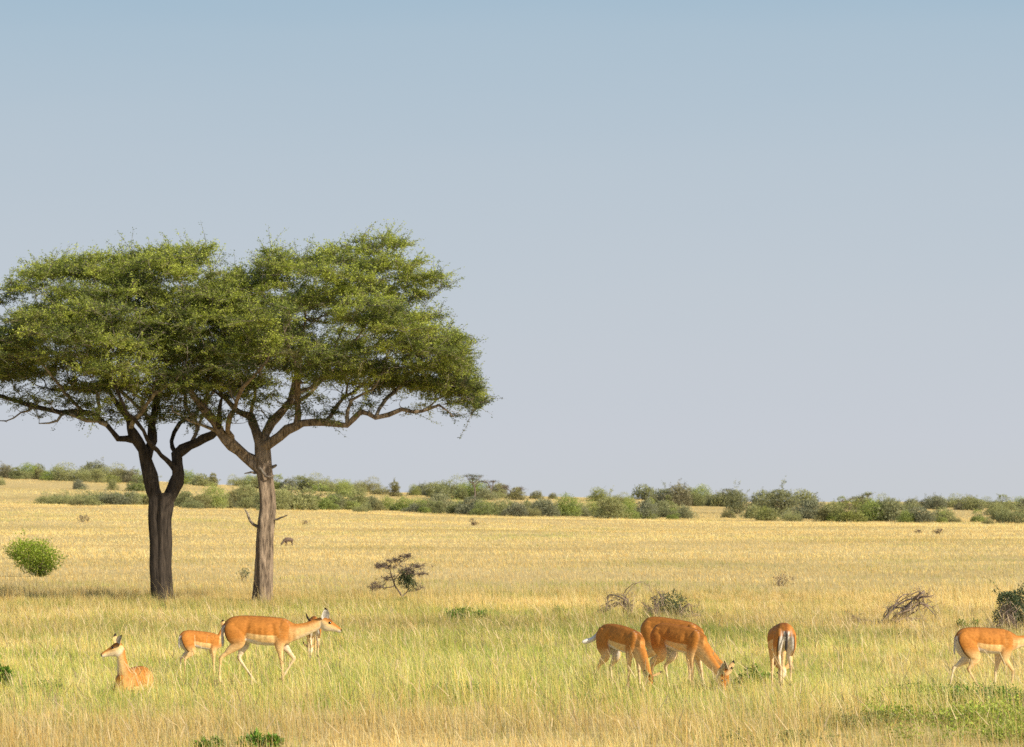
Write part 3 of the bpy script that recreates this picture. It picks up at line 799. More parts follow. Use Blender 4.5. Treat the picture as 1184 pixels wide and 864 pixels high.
# small dry thorn tree with a dark green clump caught in it
x, y, z, s = spot(465, 698); base = (465, 698); sk = Skeleton()
def tl(pts, start=None, seed=0):
    P, R = px2m(pts, base, y); st = -1 if start is None else sk.nearest(P[0])
    return sk.limb(P, R, st, step=.05, seed=seed, jit=.006)
tl([(467, 701, 0, .028), (465, 690, 0, .024), (460, 682, .02, .022), (455, 674, .02, .018), (452, 664, 0, .014), (451, 656, 0, .009)], seed=1)
tl([(464, 691, 0, .018), (471, 684, .05, .015), (473, 672, .1, .012), (470, 661, .1, .009), (468, 650, .1, .006)], True, 2)
tl([(457, 678, 0, .015), (447, 679, -.1, .012), (437, 679, -.15, .008), (427, 683, -.15, .005)], True, 3)
tl([(455, 672, 0, .012), (463, 662, -.1, .01), (472, 656, -.15, .007), (486, 654, -.2, .004)], True, 4)
r_ = np.random.default_rng(71); tg = []
for (px, py, a, b, m_) in [(442, 655, 12, 3, 34), (458, 648, 10, 3, 26), (470, 643, 9, 2.5, 20), (484, 655, 9, 3, 22), (488, 664, 7, 3, 14), (436, 677, 9, 3, 22), (448, 668, 9, 4, 18), (475, 662, 9, 4, 18), (430, 680, 5, 2, 10), (484, 680, 5, 3, 8), (462, 656, 12, 5, 18)]:
    for _ in range(m_):
        tg.append(((px + r_.normal(0, a * .55) - base[0]) / s, r_.normal(0, .22), (base[1] - py - r_.normal(0, b * .6)) / s))
tg = np.array(tg); tips = sk.grow(tg, 72, wlen=.3, step=.08, wob=.09, updown=.02)
R = sk.radii(.0042, 2.2); acc = Acc(); sk.build(acc, R)
Pn = np.array(sk.P); LP = []
for ti in tips:
    for _ in range(11):
        d = rand_dirs(r_, 1, .15, .6)[0] * r_.uniform(.04, .12); V, Q = tube(np.array([Pn[ti], Pn[ti] + d]), [.004, .002], 3); acc.add(V, Q)
t = empty('thorn_tree', (x, y, z)); tag(t, 'small bare thorn tree with a dark green clump, right of the walking impala', 'thorn tree')
obj('trunk', acc.mesh('thorn_trunk'), M_twig, t)
V, Q, c = shrub_foliage(.42, .50, 1500, .045, 'dark', 73, 7); V = V + np.array([(470 - 465) / s, .0, (698 - 683) / s])
V2, Q2, c2 = shrub_foliage(.3, .14, 300, .045, 'mid', 74, 5)
a_ = Acc(); a_.add(V, Q, c); a_.add(V2, Q2, c2)
obj('foliage', a_.mesh('foliage'), M_shrub, t)

# fallen dead branches
def dead(name, px, py, runs, label, rad=.016, tw=5, seed=0):
    x, y, z, s = spot(px, py); acc = Acc(); r = np.random.default_rng(seed)
    for (pts, n_, sp) in runs:
        for _ in range(n_):
            P0 = np.array([((q[0] - px) / s, r.normal(0, .14), (py - q[1]) / s) for q in pts])
            P0 += r.normal(0, sp, P0.shape); P0[:, 2] = np.maximum(P0[:, 2], -.02)
            P, R = smooth_path(P0, np.linspace(rad, rad * .3, len(P0)) * r.uniform(.5, 1.1), .05, .006, r.integers(1e6))
            V, Q = tube(P, R, 5); acc.add(V, Q)
            for _t in range(tw):
                i = r.integers(2, len(P)); d = rand_dirs(r, 1, .15)[0] * r.uniform(.1, .3)
                V, Q = tube(np.array([P[i], P[i] + d * .5 + r.normal(0, .02, 3), P[i] + d]), [R[i] * .5, R[i] * .4, .002], 3); acc.add(V, Q)
                for _u in range(2):
                    b_ = P[i] + d * r.uniform(.4, 1); V, Q = tube(np.array([b_, b_ + rand_dirs(r, 1, .1)[0] * r.uniform(.05, .12)]), [.004, .002], 3); acc.add(V, Q)
    t = obj(name, acc.mesh(name), M_deadwood, None, (x, y, z)); tag(t, label, 'dead branches')
dead('dead_branch_pile', 1040, 723, [
    ([(1020, 724), (1030, 708), (1045, 698), (1058, 690)], 7, .05), ([(1026, 724), (1040, 712), (1054, 700), (1062, 692)], 7, .05),
    ([(1038, 723), (1050, 712), (1060, 700), (1064, 684)], 5, .04), ([(1058, 694), (1064, 686), (1068, 684)], 2, .02), ([(1060, 693), (1070, 691), (1078, 690)], 3, .02),
    ([(1022, 724), (1034, 722), (1048, 718), (1062, 716)], 4, .05), ([(1062, 698), (1072, 704), (1082, 712)], 2, .03)],
    'large heap of fallen grey dead branches with one twig standing up', .022, 5, 80)
dead('dead_branch_pile', 1000, 723, [([(1020, 724), (1008, 720), (996, 717), (986, 719)], 3, .03), ([(1000, 723), (992, 716), (985, 712)], 3, .03), ([(990, 722), (986, 716), (984, 722)], 2, .02)],
    'thin low twigs trailing left from the large dead branch heap', .012, 5, 81)
dead('arching_dead_branch', 722, 714, [
    ([(722, 716), (722, 696), (724, 684), (732, 675), (744, 673), (750, 677), (751, 684)], 2, .018), ([(728, 714), (726, 700), (716, 692), (705, 692), (702, 702), (692, 710)], 7, .05),
    ([(730, 712), (720, 698), (710, 700), (698, 706), (690, 712)], 7, .04), ([(726, 712), (727, 698), (720, 690), (712, 690)], 3, .03), ([(735, 715), (728, 702), (730, 692)], 3, .03)],
    'arching pinkish dead branch rising from the grass above the left grazing impala', .015, 4, 82)
dead('dead_twigs', 775, 718, [([(765, 718), (752, 704), (744, 698)], 5, .05), ([(748, 716), (750, 706), (745, 716)], 2, .02), ([(780, 716), (792, 702), (800, 706), (802, 712)], 4, .04), ([(758, 716), (756, 698), (753, 690)], 4, .04), ([(768, 700), (764, 690), (760, 682)], 2, .03), ([(785, 716), (800, 712), (812, 712)], 3, .03)],
    'tangle of dead twigs poking out around the half green bush', .013, 6, 83)
dead('dead_twigs', 1160, 731, [([(1150, 731), (1142, 726), (1138, 722)], 3, .03), ([(1156, 731), (1164, 716), (1174, 706)], 5, .05), ([(1172, 731), (1168, 718), (1160, 706)], 5, .05), ([(1180, 731), (1172, 722), (1158, 716)], 5, .05), ([(1150, 730), (1160, 722), (1172, 720)], 5, .05)],
    'pale dead twigs piled against the foot of the dark spiky bush', .013, 5, 84)

# ---- the thickets on the slope: every bush its own object
PROTO = []
for k in range(9):
    wd, ht = [(3.2, 2.4), (4.2, 2.6), (2.4, 2.2), (3.6, 2.0), (2.6, 3.0), (4.6, 2.2), (3.0, 2.6), (2.2, 1.4), (3.4, 2.9)][k]
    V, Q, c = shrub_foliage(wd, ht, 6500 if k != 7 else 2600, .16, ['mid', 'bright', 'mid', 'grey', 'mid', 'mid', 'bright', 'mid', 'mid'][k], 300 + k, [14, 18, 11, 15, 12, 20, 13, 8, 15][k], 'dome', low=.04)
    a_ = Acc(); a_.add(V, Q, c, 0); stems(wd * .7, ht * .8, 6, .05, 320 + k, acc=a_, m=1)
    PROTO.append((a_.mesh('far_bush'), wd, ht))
BUSH = []   # px, base py, width px, height px, colour (0 green 1 yellow green 2 olive brown 3 grey green)
BUSH += [(8, 553, 22, 14, 2), (30, 553, 30, 15, 0), (45, 552, 20, 14, 0), (66, 553, 20, 13, 2), (82, 556, 46, 17, 1), (101, 548, 13, 15, 0), (108, 554, 34, 18, 0), (128, 556, 42, 16, 1), (148, 558, 26, 13, 2),
         (92, 566, 16, 10, 3), (130, 567, 12, 12, 1), (158, 568, 22, 17, 3), (172, 560, 18, 12, 0), (0, 561, 12, 8, 1), (4, 545, 12, 7, 2)]
BUSH += [(55, 583, 26, 12, 1), (72, 583, 26, 13, 0), (88, 583, 20, 9, 1), (103, 583, 34, 15, 0), (118, 583, 22, 12, 1), (132, 584, 34, 13, 0), (150, 584, 26, 14, 1), (166, 584, 20, 12, 1), (196, 586, 20, 12, 1)]
BUSH += [(216, 560, 34, 14, 0), (233, 562, 24, 12, 1), (246, 562, 12, 13, 2), (274, 562, 22, 11, 1), (287, 562, 18, 12, 0), (298, 565, 20, 14, 1), (318, 566, 22, 15, 1), (333, 567, 18, 12, 3), (350, 567, 20, 15, 0), (368, 568, 34, 17, 1), (388, 569, 28, 12, 1), (400, 570, 20, 12, 1)]
BUSH += [(213, 587, 22, 18, 0), (230, 588, 24, 15, 2), (244, 588, 36, 24, 1), (262, 588, 20, 14, 2), (272, 586, 26, 18, 2), (287, 588, 30, 26, 1), (304, 589, 24, 18, 0), (320, 590, 28, 22, 1), (336, 590, 34, 24, 1), (354, 590, 26, 22, 1), (372, 590, 34, 26, 0), (388, 590, 22, 18, 3), (402, 590, 30, 20, 1)]
BUSH += [(396, 575, 28, 17, 1), (412, 573, 24, 12, 1), (424, 568, 32, 14, 2), (440, 572, 20, 9, 2), (456, 574, 14, 16, 2), (412, 590, 28, 20, 1), (430, 590, 22, 14, 3), (446, 590, 22, 14, 1), (464, 591, 32, 14, 0), (484, 592, 24, 14, 1),
         (478, 573, 16, 11, 2), (489, 573, 18, 12, 0), (504, 575, 26, 15, 1), (520, 574, 38, 19, 0), (534, 576, 24, 15, 1), (548, 577, 32, 19, 0), (562, 578, 24, 12, 1), (577, 575, 20, 14, 2), (620, 577, 14, 8, 2), (639, 577, 9, 6, 2)]
BUSH += [(497, 593, 22, 14, 0), (512, 593, 34, 20, 1), (530, 593, 26, 14, 1), (544, 595, 32, 18, 0), (560, 596, 28, 16, 3), (578, 596, 26, 14, 1), (596, 597, 28, 14, 3), (612, 597, 24, 12, 2), (630, 597, 32, 18, 0), (652, 597, 38, 22, 0), (668, 597, 24, 14, 1), (684, 597, 30, 16, 1)]
BUSH += [(692, 580, 24, 14, 2), (716, 582, 26, 10, 1), (706, 600, 36, 24, 1), (725, 600, 26, 17, 0), (744, 600, 34, 19, 0), (762, 598, 24, 17, 3), (778, 598, 28, 14, 1), (745, 578, 24, 15, 0), (768, 584, 26, 18, 3), (782, 585, 38, 22, 2), (800, 584, 26, 17, 1), (814, 584, 30, 20, 1), (834, 584, 22, 12, 2), (726, 588, 20, 12, 1), (754, 582, 16, 8, 2)]
BUSH += [(851, 594, 28, 26, 3), (768, 599, 22, 12, 3), (785, 599, 16, 8, 1), (842, 599, 14, 8, 2), (870, 600, 22, 14, 1), (882, 596, 34, 25, 3), (905, 598, 42, 30, 3), (890, 602, 22, 12, 1), (915, 603, 22, 12, 1), (934, 601, 42, 22, 0), (952, 603, 20, 14, 2), (964, 603, 28, 20, 1), (930, 585, 26, 16, 1),
         (984, 604, 30, 23, 2), (1004, 603, 40, 22, 0), (998, 590, 22, 14, 1), (1028, 603, 38, 22, 3), (1026, 590, 30, 15, 1), (1046, 604, 20, 12, 0), (1062, 604, 36, 16, 0), (1088, 604, 14, 11, 1), (1104, 604, 14, 6, 2), (1056, 588, 24, 10, 1)]
BUSH += [(1078, 588, 26, 12, 0), (1098, 587, 34, 13, 1), (1116, 587, 28, 12, 2), (1132, 604, 18, 13, 1), (1143, 606, 12, 6, 2), (1126, 590, 24, 14, 1), (1144, 588, 26, 11, 0), (1158, 602, 26, 15, 1), (1172, 605, 36, 19, 0), (1164, 590, 28, 12, 1), (1184, 590, 26, 12, 2), (1194, 605, 24, 17, 3), (1150, 596, 20, 12, 1)]
_rb = random.Random(11)
for (a0, a1, b0, b1, st_) in [(205, 400, 589, 591, 17), (400, 700, 591, 598, 17), (700, 790, 600, 600, 12), (862, 1078, 602, 604, 22), (1090, 1184, 590, 590, 22), (0, 170, 555, 559, 16), (500, 590, 577, 578, 15), (45, 175, 584, 585, 13), (740, 840, 585, 586, 14), (940, 1060, 590, 590, 26)]:
    q = a0
    while q < a1:
        q += st_ * _rb.uniform(.7, 1.4); f = (q - a0) / (a1 - a0)
        BUSH.append((q, b0 + (b1 - b0) * f + _rb.uniform(-2, .5), _rb.uniform(12, 24), _rb.uniform(7, 15), _rb.choice([0, 1, 1, 2, 0])))
MARK = [(0, 'the left picture side'), (62, 'the lone green bush'), (112, 'the gap left of acacias'), (186, 'the forked acacia trunk'), (245, 'the gap between acacia trunks'),
        (305, 'the straight acacia trunk'), (380, 'the walking impala head'), (460, 'the bare thorn tree'), (546, 'the flat-topped skyline tree'), (595, 'the small skyline thorn tree'), (650, 'the bare skyline stretch'), (716, 'the arching dead branch'),
        (770, 'the grazing impalas'), (848, 'the rough open slope'), (903, 'the rear-view impala'), (990, 'the right skyline thorn tree'), (1045, 'the dead branch heap'), (1118, 'the small green tuft'), (1172, 'the dark spiky bush')]
COLN = ['green', 'yellow green', 'brownish olive', 'dark grey']
def nat(v): return 'wide low' if v > 2.1 else 'broad' if v > 1.6 else 'rounded' if v > 1.15 else 'tall narrow'
used = {}
rr_ = random.Random(5)
BUSH.sort(key=lambda b: b[0])
for i, (px, py, wp, hp, cl) in enumerate(BUSH):
    y = depth_for(px, py)
    y = min(y, 650)
    x = (px - PX0) / FPX * y; s = FPX / y; z = gz(x, y)
    k = rr_.randrange(9)
    asp = wp / hp
    k = min(range(9), key=lambda q: abs(PROTO[q][1] / PROTO[q][2] - asp) + rr_.uniform(0, .9))
    mep, wd, ht = PROTO[k]
    o = bpy.data.objects.new('bush', mep); C.objects.link(o)
    if len(mep.materials) == 0: mep.materials.append(M_far[0]); mep.materials.append(M_twig)
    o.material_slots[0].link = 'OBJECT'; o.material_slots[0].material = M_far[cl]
    o.location = (x, y, z - .15)
    sx = wp / s / wd; sz = (hp / s + .15) / ht
    o.scale = (sx * 1.08, sx * 1.08, sz * 1.04); o.rotation_euler = (0, 0, rr_.uniform(0, 6.28))
    row = 'skyline' if (py - np.interp(px, [0, 150, 270, 400, 600, 850, 1184], [553, 556, 562, 568, 575, 582, 582])) < 7 else 'thicket foot' if (np.interp(px, [0, 170, 400, 592, 825, 1184], [583, 584, 590, 596, 602, 604]) - py) < 5 else 'mid slope'
    mk = min(MARK, key=lambda q: abs(q[0] - px))[1]
    lab = f'{nat(asp)} {COLN[cl]} bush, {row}, above {mk}'
    used.setdefault(lab, []).append(o)
    tag(o, lab, 'bush', 'bushes in the thickets along the slope')
ORD = ['first', 'second', 'third', 'fourth', 'fifth', 'sixth', 'seventh', 'eighth', 'ninth', 'tenth']
for lab, os_ in used.items():
    if len(os_) > 1:
        for j, o in enumerate(sorted(os_, key=lambda q: q.location.x / q.location.y)):
            o['label'] = ORD[min(j, 9)] + ' from left, ' + lab

# skyline trees
def sky_tree(px, py, top, limbs, pads, label, pal, seed, leafn=900, leaf=.16, rad=.16, mat=3):
    y = min(depth_for(px, py), 640); x = (px - PX0) / FPX * y; s = FPX / y; z = gz(x, y)
    sk = Skeleton(); first = True; r = np.random.default_rng(seed)
    for L in limbs:
        P = np.array([((q[0] - px) / s, r.normal(0, .3), (py - q[1]) / s) for q in L])
        if first: P[:, 1] = 0
        st = -1 if first else sk.nearest(P[0])
        sk.limb(P, np.linspace(rad if first else rad * .6, rad * .3, len(P)), st, .4, .02, seed); first = False
    tg = []; LPs = []
    for (a, b, rx, rz) in pads:
        for _ in range(int(rx * 4)):
            tg.append(((a + r.normal(0, rx * .5) - px) / s, r.normal(0, rx * .35) / s, (py - b + r.normal(0, rz * .5)) / s))
    tg = np.array(tg); tips = sk.grow(tg, seed, step=.5, wob=.08); R = sk.radii(.03, 2.2)
    acc = Acc(); sk.build(acc, R)
    i = r.integers(0, len(tg), leafn); P = tg[i] + r.normal(0, .22, (leafn, 3)) * [1.3, 1.3, .5]
    a_, b_ = np.array(PAL[pal][0]), np.array(PAL[pal][1]); t_ = r.uniform(0, 1, leafn)[:, None]
    V, Q, c = leaf_cards(P, rand_dirs(r, leafn), leaf, leaf * .5, a_ + (b_ - a_) * t_, seed, flat=.3)
    t = empty('skyline_tree', (x, y, z - .1)); tag(t, label, 'tree')
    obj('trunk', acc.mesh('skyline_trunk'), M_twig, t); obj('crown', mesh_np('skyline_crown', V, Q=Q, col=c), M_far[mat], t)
sky_tree(549, 578, 549, [[(549, 578), (549, 565), (546, 556), (548, 551)], [(547, 560), (542, 554), (540, 550)], [(548, 558), (553, 554), (556, 551)]],
         [(541, 549.5, 6, .8), (552, 550, 6, .8), (547, 553, 6, 1.2), (558, 556, 4, 1)], 'dark flat-topped little acacia standing on the middle skyline', 'dark', 91)
sky_tree(567, 577, 555, [[(567, 577), (568, 568), (565, 560), (562, 557)], [(568, 568), (570, 560), (571, 555)]],
         [(562, 557, 4, 1), (570, 556, 4, 1), (565, 562, 5, 2)], 'thin ragged thorn tree right behind the flat-topped acacia on the skyline', 'brown', 92, 500)
sky_tree(592, 577, 562, [[(592, 577), (592, 570), (586, 564)], [(592, 571), (597, 566), (600, 564)]],
         [(584, 562, 4, 2), (599, 565, 6, 2), (592, 570, 8, 3)], 'dark spreading thorn tree on the skyline right of the flat-topped acacia', 'brown', 93, 1500)
sky_tree(982, 590, 576, [[(982, 590), (982, 584), (978, 578)], [(982, 585), (988, 580), (992, 577)]],
         [(976, 579, 5, 2), (984, 577, 5, 2), (980, 583, 6, 3)], 'bare dark thorn tree rising from the right-hand thicket skyline', 'brown', 94, 500)
sky_tree(1000, 592, 570, [[(1000, 592), (999, 584), (998, 576)], [(999, 584), (1003, 576), (1005, 572)]],
         [(993, 575, 6, 2), (1003, 571, 6, 1.5), (998, 579, 7, 3), (1001, 584, 7, 3)], 'flat spreading green tree rising from the right-hand thicket skyline', 'mid', 95, 1500, mat=0)
sky_tree(843, 586, 566, [[(843, 586), (843, 576), (841, 568)], [(843, 576), (838, 571)]],
         [(841, 566, 5, 1.5), (837, 571, 5, 2), (846, 572, 5, 2), (843, 578, 6, 3)], 'ragged dark thorn tree above the bush at the open slope', 'dark', 96, 1200)
# ------------------------------------------------------------------ animals
RUF = np.array([.60, .235, .042]); RUF_D = np.array([.26, .085, .018]); TAN = np.array([.93, .60, .25]); CREAM = np.array([.93, .77, .50]); WHT = np.array([.84, .80, .72]); BLK = np.array([.025, .018, .015])
LEGC = np.array([.92, .60, .26])
def mixc(a, b, t): t = np.asarray(t)[..., None]; return a * (1 - t) + b * t

def ring_loft(P, A, B, ra, rb, k=28, pw=2.0, bulge=0.0):
    """P centres, A/B unit frame axes per ring (A sideways, B up), radii; returns V (n,k,3), theta"""
    th = np.linspace(0, 2 * PI, k, endpoint=False)     # 0 = up (B), pi/2 = +A
    c, s_ = np.cos(th), np.sin(th)
    e = 2.0 / pw
    cu = np.sign(c) * np.abs(c) ** e; su = np.sign(s_) * np.abs(s_) ** e
    wfac = 1 - bulge * np.clip(c, 0, 1) ** 1.2
    return P[:, None, :] + A[:, None, :] * (su * wfac)[None, :, None] * ra[:, None, None] + B[:, None, :] * cu[None, :, None] * rb[:, None, None], th
def close_mesh(V):
    n_, k, _ = V.shape; F = []
    i = np.arange(n_ - 1)[:, None] * k + np.arange(k)[None, :]; j = np.arange(n_ - 1)[:, None] * k + (np.arange(k)[None, :] + 1) % k
    Q = np.stack([i, j, j + k, i + k], -1).reshape(-1, 4)
    Vf = np.vstack([V.reshape(-1, 3), V[0].mean(0), V[-1].mean(0)])
    a = n_ * k; T = [[a, (q + 1) % k, q] for q in range(k)] + [[a + 1, (n_ - 1) * k + q, (n_ - 1) * k + (q + 1) % k] for q in range(k)]
    return Vf, Q, np.array(T)
def chain(pts, ra, rb, step=.015, side=None):
    """smooth limb through joints; ra sideways radius, rb fore-aft radius"""
    P, Ra = smooth_path(pts, ra, step); _, Rb = smooth_path(pts, rb, step)
    T = np.gradient(P, axis=0); T /= np.linalg.norm(T, axis=1, keepdims=True)
    sd_ = np.array([0, 1., 0]) if side is None else np.array(side, float)
    A = sd_[None, :] - T * (T @ sd_)[:, None]; A /= np.linalg.norm(A, axis=1, keepdims=True)
    B = np.cross(T, A)
    return P, A, B, Ra, Rb, T

TORSO = [  # u, top, bottom, half width  (645 units = 1 m, u 418 = mid body, 756 = ground)
    (140, 216, 262, .022), (150, 198, 300, .055), (170, 178, 322, .088), (200, 163, 340, .112), (240, 154, 352, .126), (290, 151, 366, .130), (340, 151, 380, .134),
    (400, 154, 394, .142), (460, 157, 402, .147), (520, 161, 404, .143), (570, 166, 404, .130), (612, 170, 404, .112), (655, 184, 398, .096), (695, 203, 380, .080), (730, 224, 350, .060)]
def U(u, v): return ((u - 418) / 645., (756 - v) / 645.)
NECK_STAND = [U(610, 265), U(690, 290), U(760, 283), U(830, 262), U(900, 232), U(958, 205)]
HIND = lambda hip, sti, hock, fet, hoof: [hip, sti, hock, fet, hoof]

def impala(name, label, loc, yaw, pose, scale=1.0, group='impalas of the herd'):
    acc_t = []; acc_v = []; acc_f = []; acc_c = []; off = [0]
    def add(V, col):
        Vf, Q, T = close_mesh(V); n_, k, _ = V.shape
        c = np.vstack([col.reshape(-1, 3), col[0].mean(0), col[-1].mean(0)])
        acc_v.append(Vf); acc_c.append(c)
        acc_f.extend([tuple(int(a) + off[0] for a in f) for f in Q]); acc_f.extend([tuple(int(a) + off[0] for a in f) for f in T]); off[0] += len(Vf)
    pitch = pose.get('pitch', 0.0); drop = pose.get('drop', 0.0); slim = pose.get('slim', 1.0); hump = pose.get('hump', 0)
    def body_pt(x, z):              # pitch of the trunk: front lower for a grazing animal
        z2 = z - drop + pitch * (x + .2) + hump * math.exp(-((x + .02) / .28) ** 2)
        return x * pose.get('len', 1.0), z2
    # ---- trunk
    tr = np.array(TORSO, float)
    us = np.linspace(tr[0, 0], tr[-1, 0], 70)
    top = np.interp(us, tr[:, 0], tr[:, 1]); bot = np.interp(us, tr[:, 0], tr[:, 2]); hw = np.interp(us, tr[:, 0], tr[:, 3])
    ker = np.ones(5) / 5
    for arr in (top, bot, hw): arr[2:-2] = np.convolve(arr, ker, 'valid')
    P = []; rb = []
    for u, t_, b_ in zip(us, top, bot):
        x, zt = U(u, t_); _, zb = U(u, b_); x1, z1 = body_pt(x, (zt + zb) / 2); P.append((x1, 0, z1)); rb.append((zt - zb) / 2)
    P = np.array(P); rb = np.array(rb); n_ = len(P)
    A = np.tile([0, 1., 0], (n_, 1)); B = np.tile([0, 0, 1.], (n_, 1))
    V, th = ring_loft(P, A, B, hw * slim, rb, 40, 2.25, .16)
    ht_ = (1 - np.cos(th)) / 2                                     # 0 top .. 1 bottom
    uu = us[:, None] * np.ones((1, 40)); hh = ht_[None, :] * np.ones((n_, 1))
    line = np.interp(uu, [140, 300, 330, 570, 620, 740], [.99, .85, .60, .62, .80, .93])
    white = np.interp(uu, [140, 300, 330, 420, 560, 600, 740], [.93, .92, .80, .86, .91, .965, .99])
    gs = sstep(.12, .35, hh) * sstep(.95, .7, hh)
    V[..., 1] *= 1 - gs * (.13 * np.exp(-((uu - 548 - 40 * (hh - .5)) / 20) ** 2) + .13 * np.exp(-((uu - 338 + 60 * (hh - .3)) / 20) ** 2) + .022 * np.cos(uu / 7.5) * sstep(360, 400, uu) * sstep(540, 500, uu) * (hh > .35)) - .05 * np.exp(-((hh - .18) / .08) ** 2) * sstep(200, 260, uu)
    c = mixc(RUF, TAN, sstep(line - .03, line + .03, hh)); c = mixc(c, WHT, sstep(white - .03, white + .03, hh))
    c = mixc(c, RUF_D, .32 * sstep(.34, .04, hh)); c = mixc(c, RUF_D, .85 * sstep(.035, .0, hh)); c = mixc(c, TAN * .9, .35 * sstep(.1, .5, hh) * (uu > 600))
    # rear end: white between two dark lines
    rump = (uu < 178) & (hh > .42)
    rump = rump & (np.abs(V[..., 1]) < .045); c[rump] = WHT
    add(V, c)
    # ---- neck
    nk = pose.get('neck') or [(x, 0, z) for x, z in NECK_STAND]
    m = len(nk); rv = np.interp(np.linspace(0, 1, m), [0, .25, .45, .7, 1], [.150, .122, .092, .076, .068]) * pose.get('neckw', 1); rw = np.interp(np.linspace(0, 1, m), [0, .25, .45, .7, 1], [.085, .075, .060, .047, .041])
    sidev = pose.get('neck_side')
    Pn, An, Bn, Ra, Rb, Tn = chain(nk, rw, rv, .015, sidev)
    V, th = ring_loft(Pn, An, -Bn if (Bn[len(Bn) // 2] @ np.array(pose.get('neck_up', (0, 0, 1)))) < 0 else Bn, Ra, Rb, 28)
    hh = ((1 - np.cos(th)) / 2)[None, :] * np.ones((len(Pn), 1)); s01 = np.linspace(0, 1, len(Pn))[:, None] * np.ones((1, 28))
    c = mixc(RUF * 1.05, TAN, sstep(.06, .5, hh)); c = mixc(c, CREAM, sstep(.65, .95, hh) * sstep(.1, .5, s01)); c = mixc(c, WHT, sstep(.80, .97, hh) * sstep(.8, .95, s01))
    add(V, c)
    # ---- head
    poll = np.array(nk[-1]); muz = np.array(pose['muzzle']); hd = muz - poll; L = np.linalg.norm(hd); hd /= L
    hup = np.array(pose.get('head_up', (0, 0, 1.)), float); hup -= hd * (hup @ hd); hup /= np.linalg.norm(hup); hsd = np.cross(hup, hd)
    hs = np.array([-.10, .0, .10, .22, .34, .46, .60, .74, .86, .95, 1.0]) * L
    htop = np.array([.040, .068, .078, .078, .070, .058, .048, .041, .035, .027, .010]) ; hbot = np.array([.035, .058, .074, .084, .078, .062, .047, .036, .031, .024, .010]); hwid = np.array([.034, .048, .055, .057, .053, .043, .034, .028, .026, .022, .010])
    htop = htop * 1.10; hbot = hbot * 1.18; hwid = hwid * 1.05; f = np.linspace(hs[0], hs[-1], 42); tp = np.interp(f, hs, htop); bt = np.interp(f, hs, hbot); wd_ = np.interp(f, hs, hwid)
    Pc = poll[None] + hd[None] * f[:, None] + hup[None] * ((tp - bt) / 2)[:, None] - hup[None] * (.012 * (f / L))[:, None]
    V, th = ring_loft(Pc, np.tile(hsd, (42, 1)), np.tile(hup, (42, 1)), wd_, (tp + bt) / 2, 28, 2.1, .18)
    hh = ((1 - np.cos(th)) / 2)[None, :] * np.ones((42, 1)); ff = (f / L)[:, None] * np.ones((1, 28))
    c = mixc(RUF, TAN * 1.05, sstep(.18, .42, hh)); c = mixc(c, CREAM, sstep(.42, .72, hh)); c = mixc(c, WHT, sstep(.78, .95, hh))
    c = mixc(c, RUF_D, .9 * sstep(.20, .04, hh) * (ff < .42)); c = mixc(c, WHT, .8 * ((ff > .86) & (ff < .95) & (hh > .5)))
    c = mixc(c, BLK, 1.0 * (((ff > .93) & (hh < .5)) | (ff > .985)))
    add(V, c)
    # ---- legs
    hr = np.array
    for key, hind, sgn in (('hn', 1, -1), ('hf', 1, 1), ('fn', 0, -1), ('ff', 0, 1)):
        J = [np.array(q, float) for q in pose[key]]
        if hind:
            hip = np.array([*body_pt(*U(212, 262))]); hip = np.array([hip[0], sgn * (.072 * slim), hip[1]])
            up_ = np.array([*body_pt(*U(232, 205))]); up_ = np.array([up_[0], sgn * .05, up_[1]])
            sti, hock, fet, hoof = J
            mid = hip * .5 + sti * .5 + np.array([-.012, sgn * .012, 0])
            hk0 = hock * .72 + sti * .28
            pts = [up_, hip, mid, sti, sti * .5 + hock * .5 + np.array([-.0, 0, .0]), hk0, hock, hock * .65 + fet * .35, fet * .85 + hock * .15, fet, fet * .35 + hoof * .65, hoof]
            ra = [.045, .064, .062, .046, .031, .022, .0215, .0145, .014, .018, .016, .018]
            rb_ = [.06, .118, .120, .082, .050, .032, .027, .0175, .0160, .020, .018, .026]
        else:
            sh = np.array([*body_pt(*U(628, 238))]); sh = np.array([sh[0], sgn * (.066 * slim), sh[1]])
            up_ = np.array([*body_pt(*U(606, 222))]); up_ = np.array([up_[0], sgn * .030, up_[1]])
            elb, knee, fet, hoof = J
            mid = sh * .45 + elb * .55
            pts = [up_, sh, mid, elb, elb * .6 + knee * .4, knee * .88 + elb * .12, knee, knee * .6 + fet * .4, fet * .88 + knee * .12, fet, fet * .35 + hoof * .65, hoof]
            ra = [.030, .046, .052, .040, .027, .0215, .0225, .0155, .015, .019, .0155, .018]
            rb_ = [.05, .085, .090, .062, .038, .026, .027, .0185, .0165, .021, .018, .025]
        Pl, Al, Bl, Ra, Rb, Tl = chain(pts, ra, rb_, .012)
        V, th = ring_loft(Pl, Al, Bl, Ra, Rb, 20)
        # colour: outer tan to rufous, inner face and back white-ish
        zz = V[..., 2]; outer = sgn * (V[..., 1] - Pl[:, None, 1]) / (Ra[:, None] + 1e-6); aft = -(V[..., 0] - Pl[:, None, 0]) / (Rb[:, None] + 1e-6)
        zk = pose['top']; hrel = zz / zk
        t_ = sstep(.52, .72, hrel)
        c = mixc(LEGC, RUF, t_)
        c = mixc(c, mixc(CREAM, WHT, sstep(.4, .6, hrel)), sstep(.15, -.35, outer) * (.85 if hind else .6))
        c = mixc(c, CREAM, .35 * sstep(.45, .2, hrel))
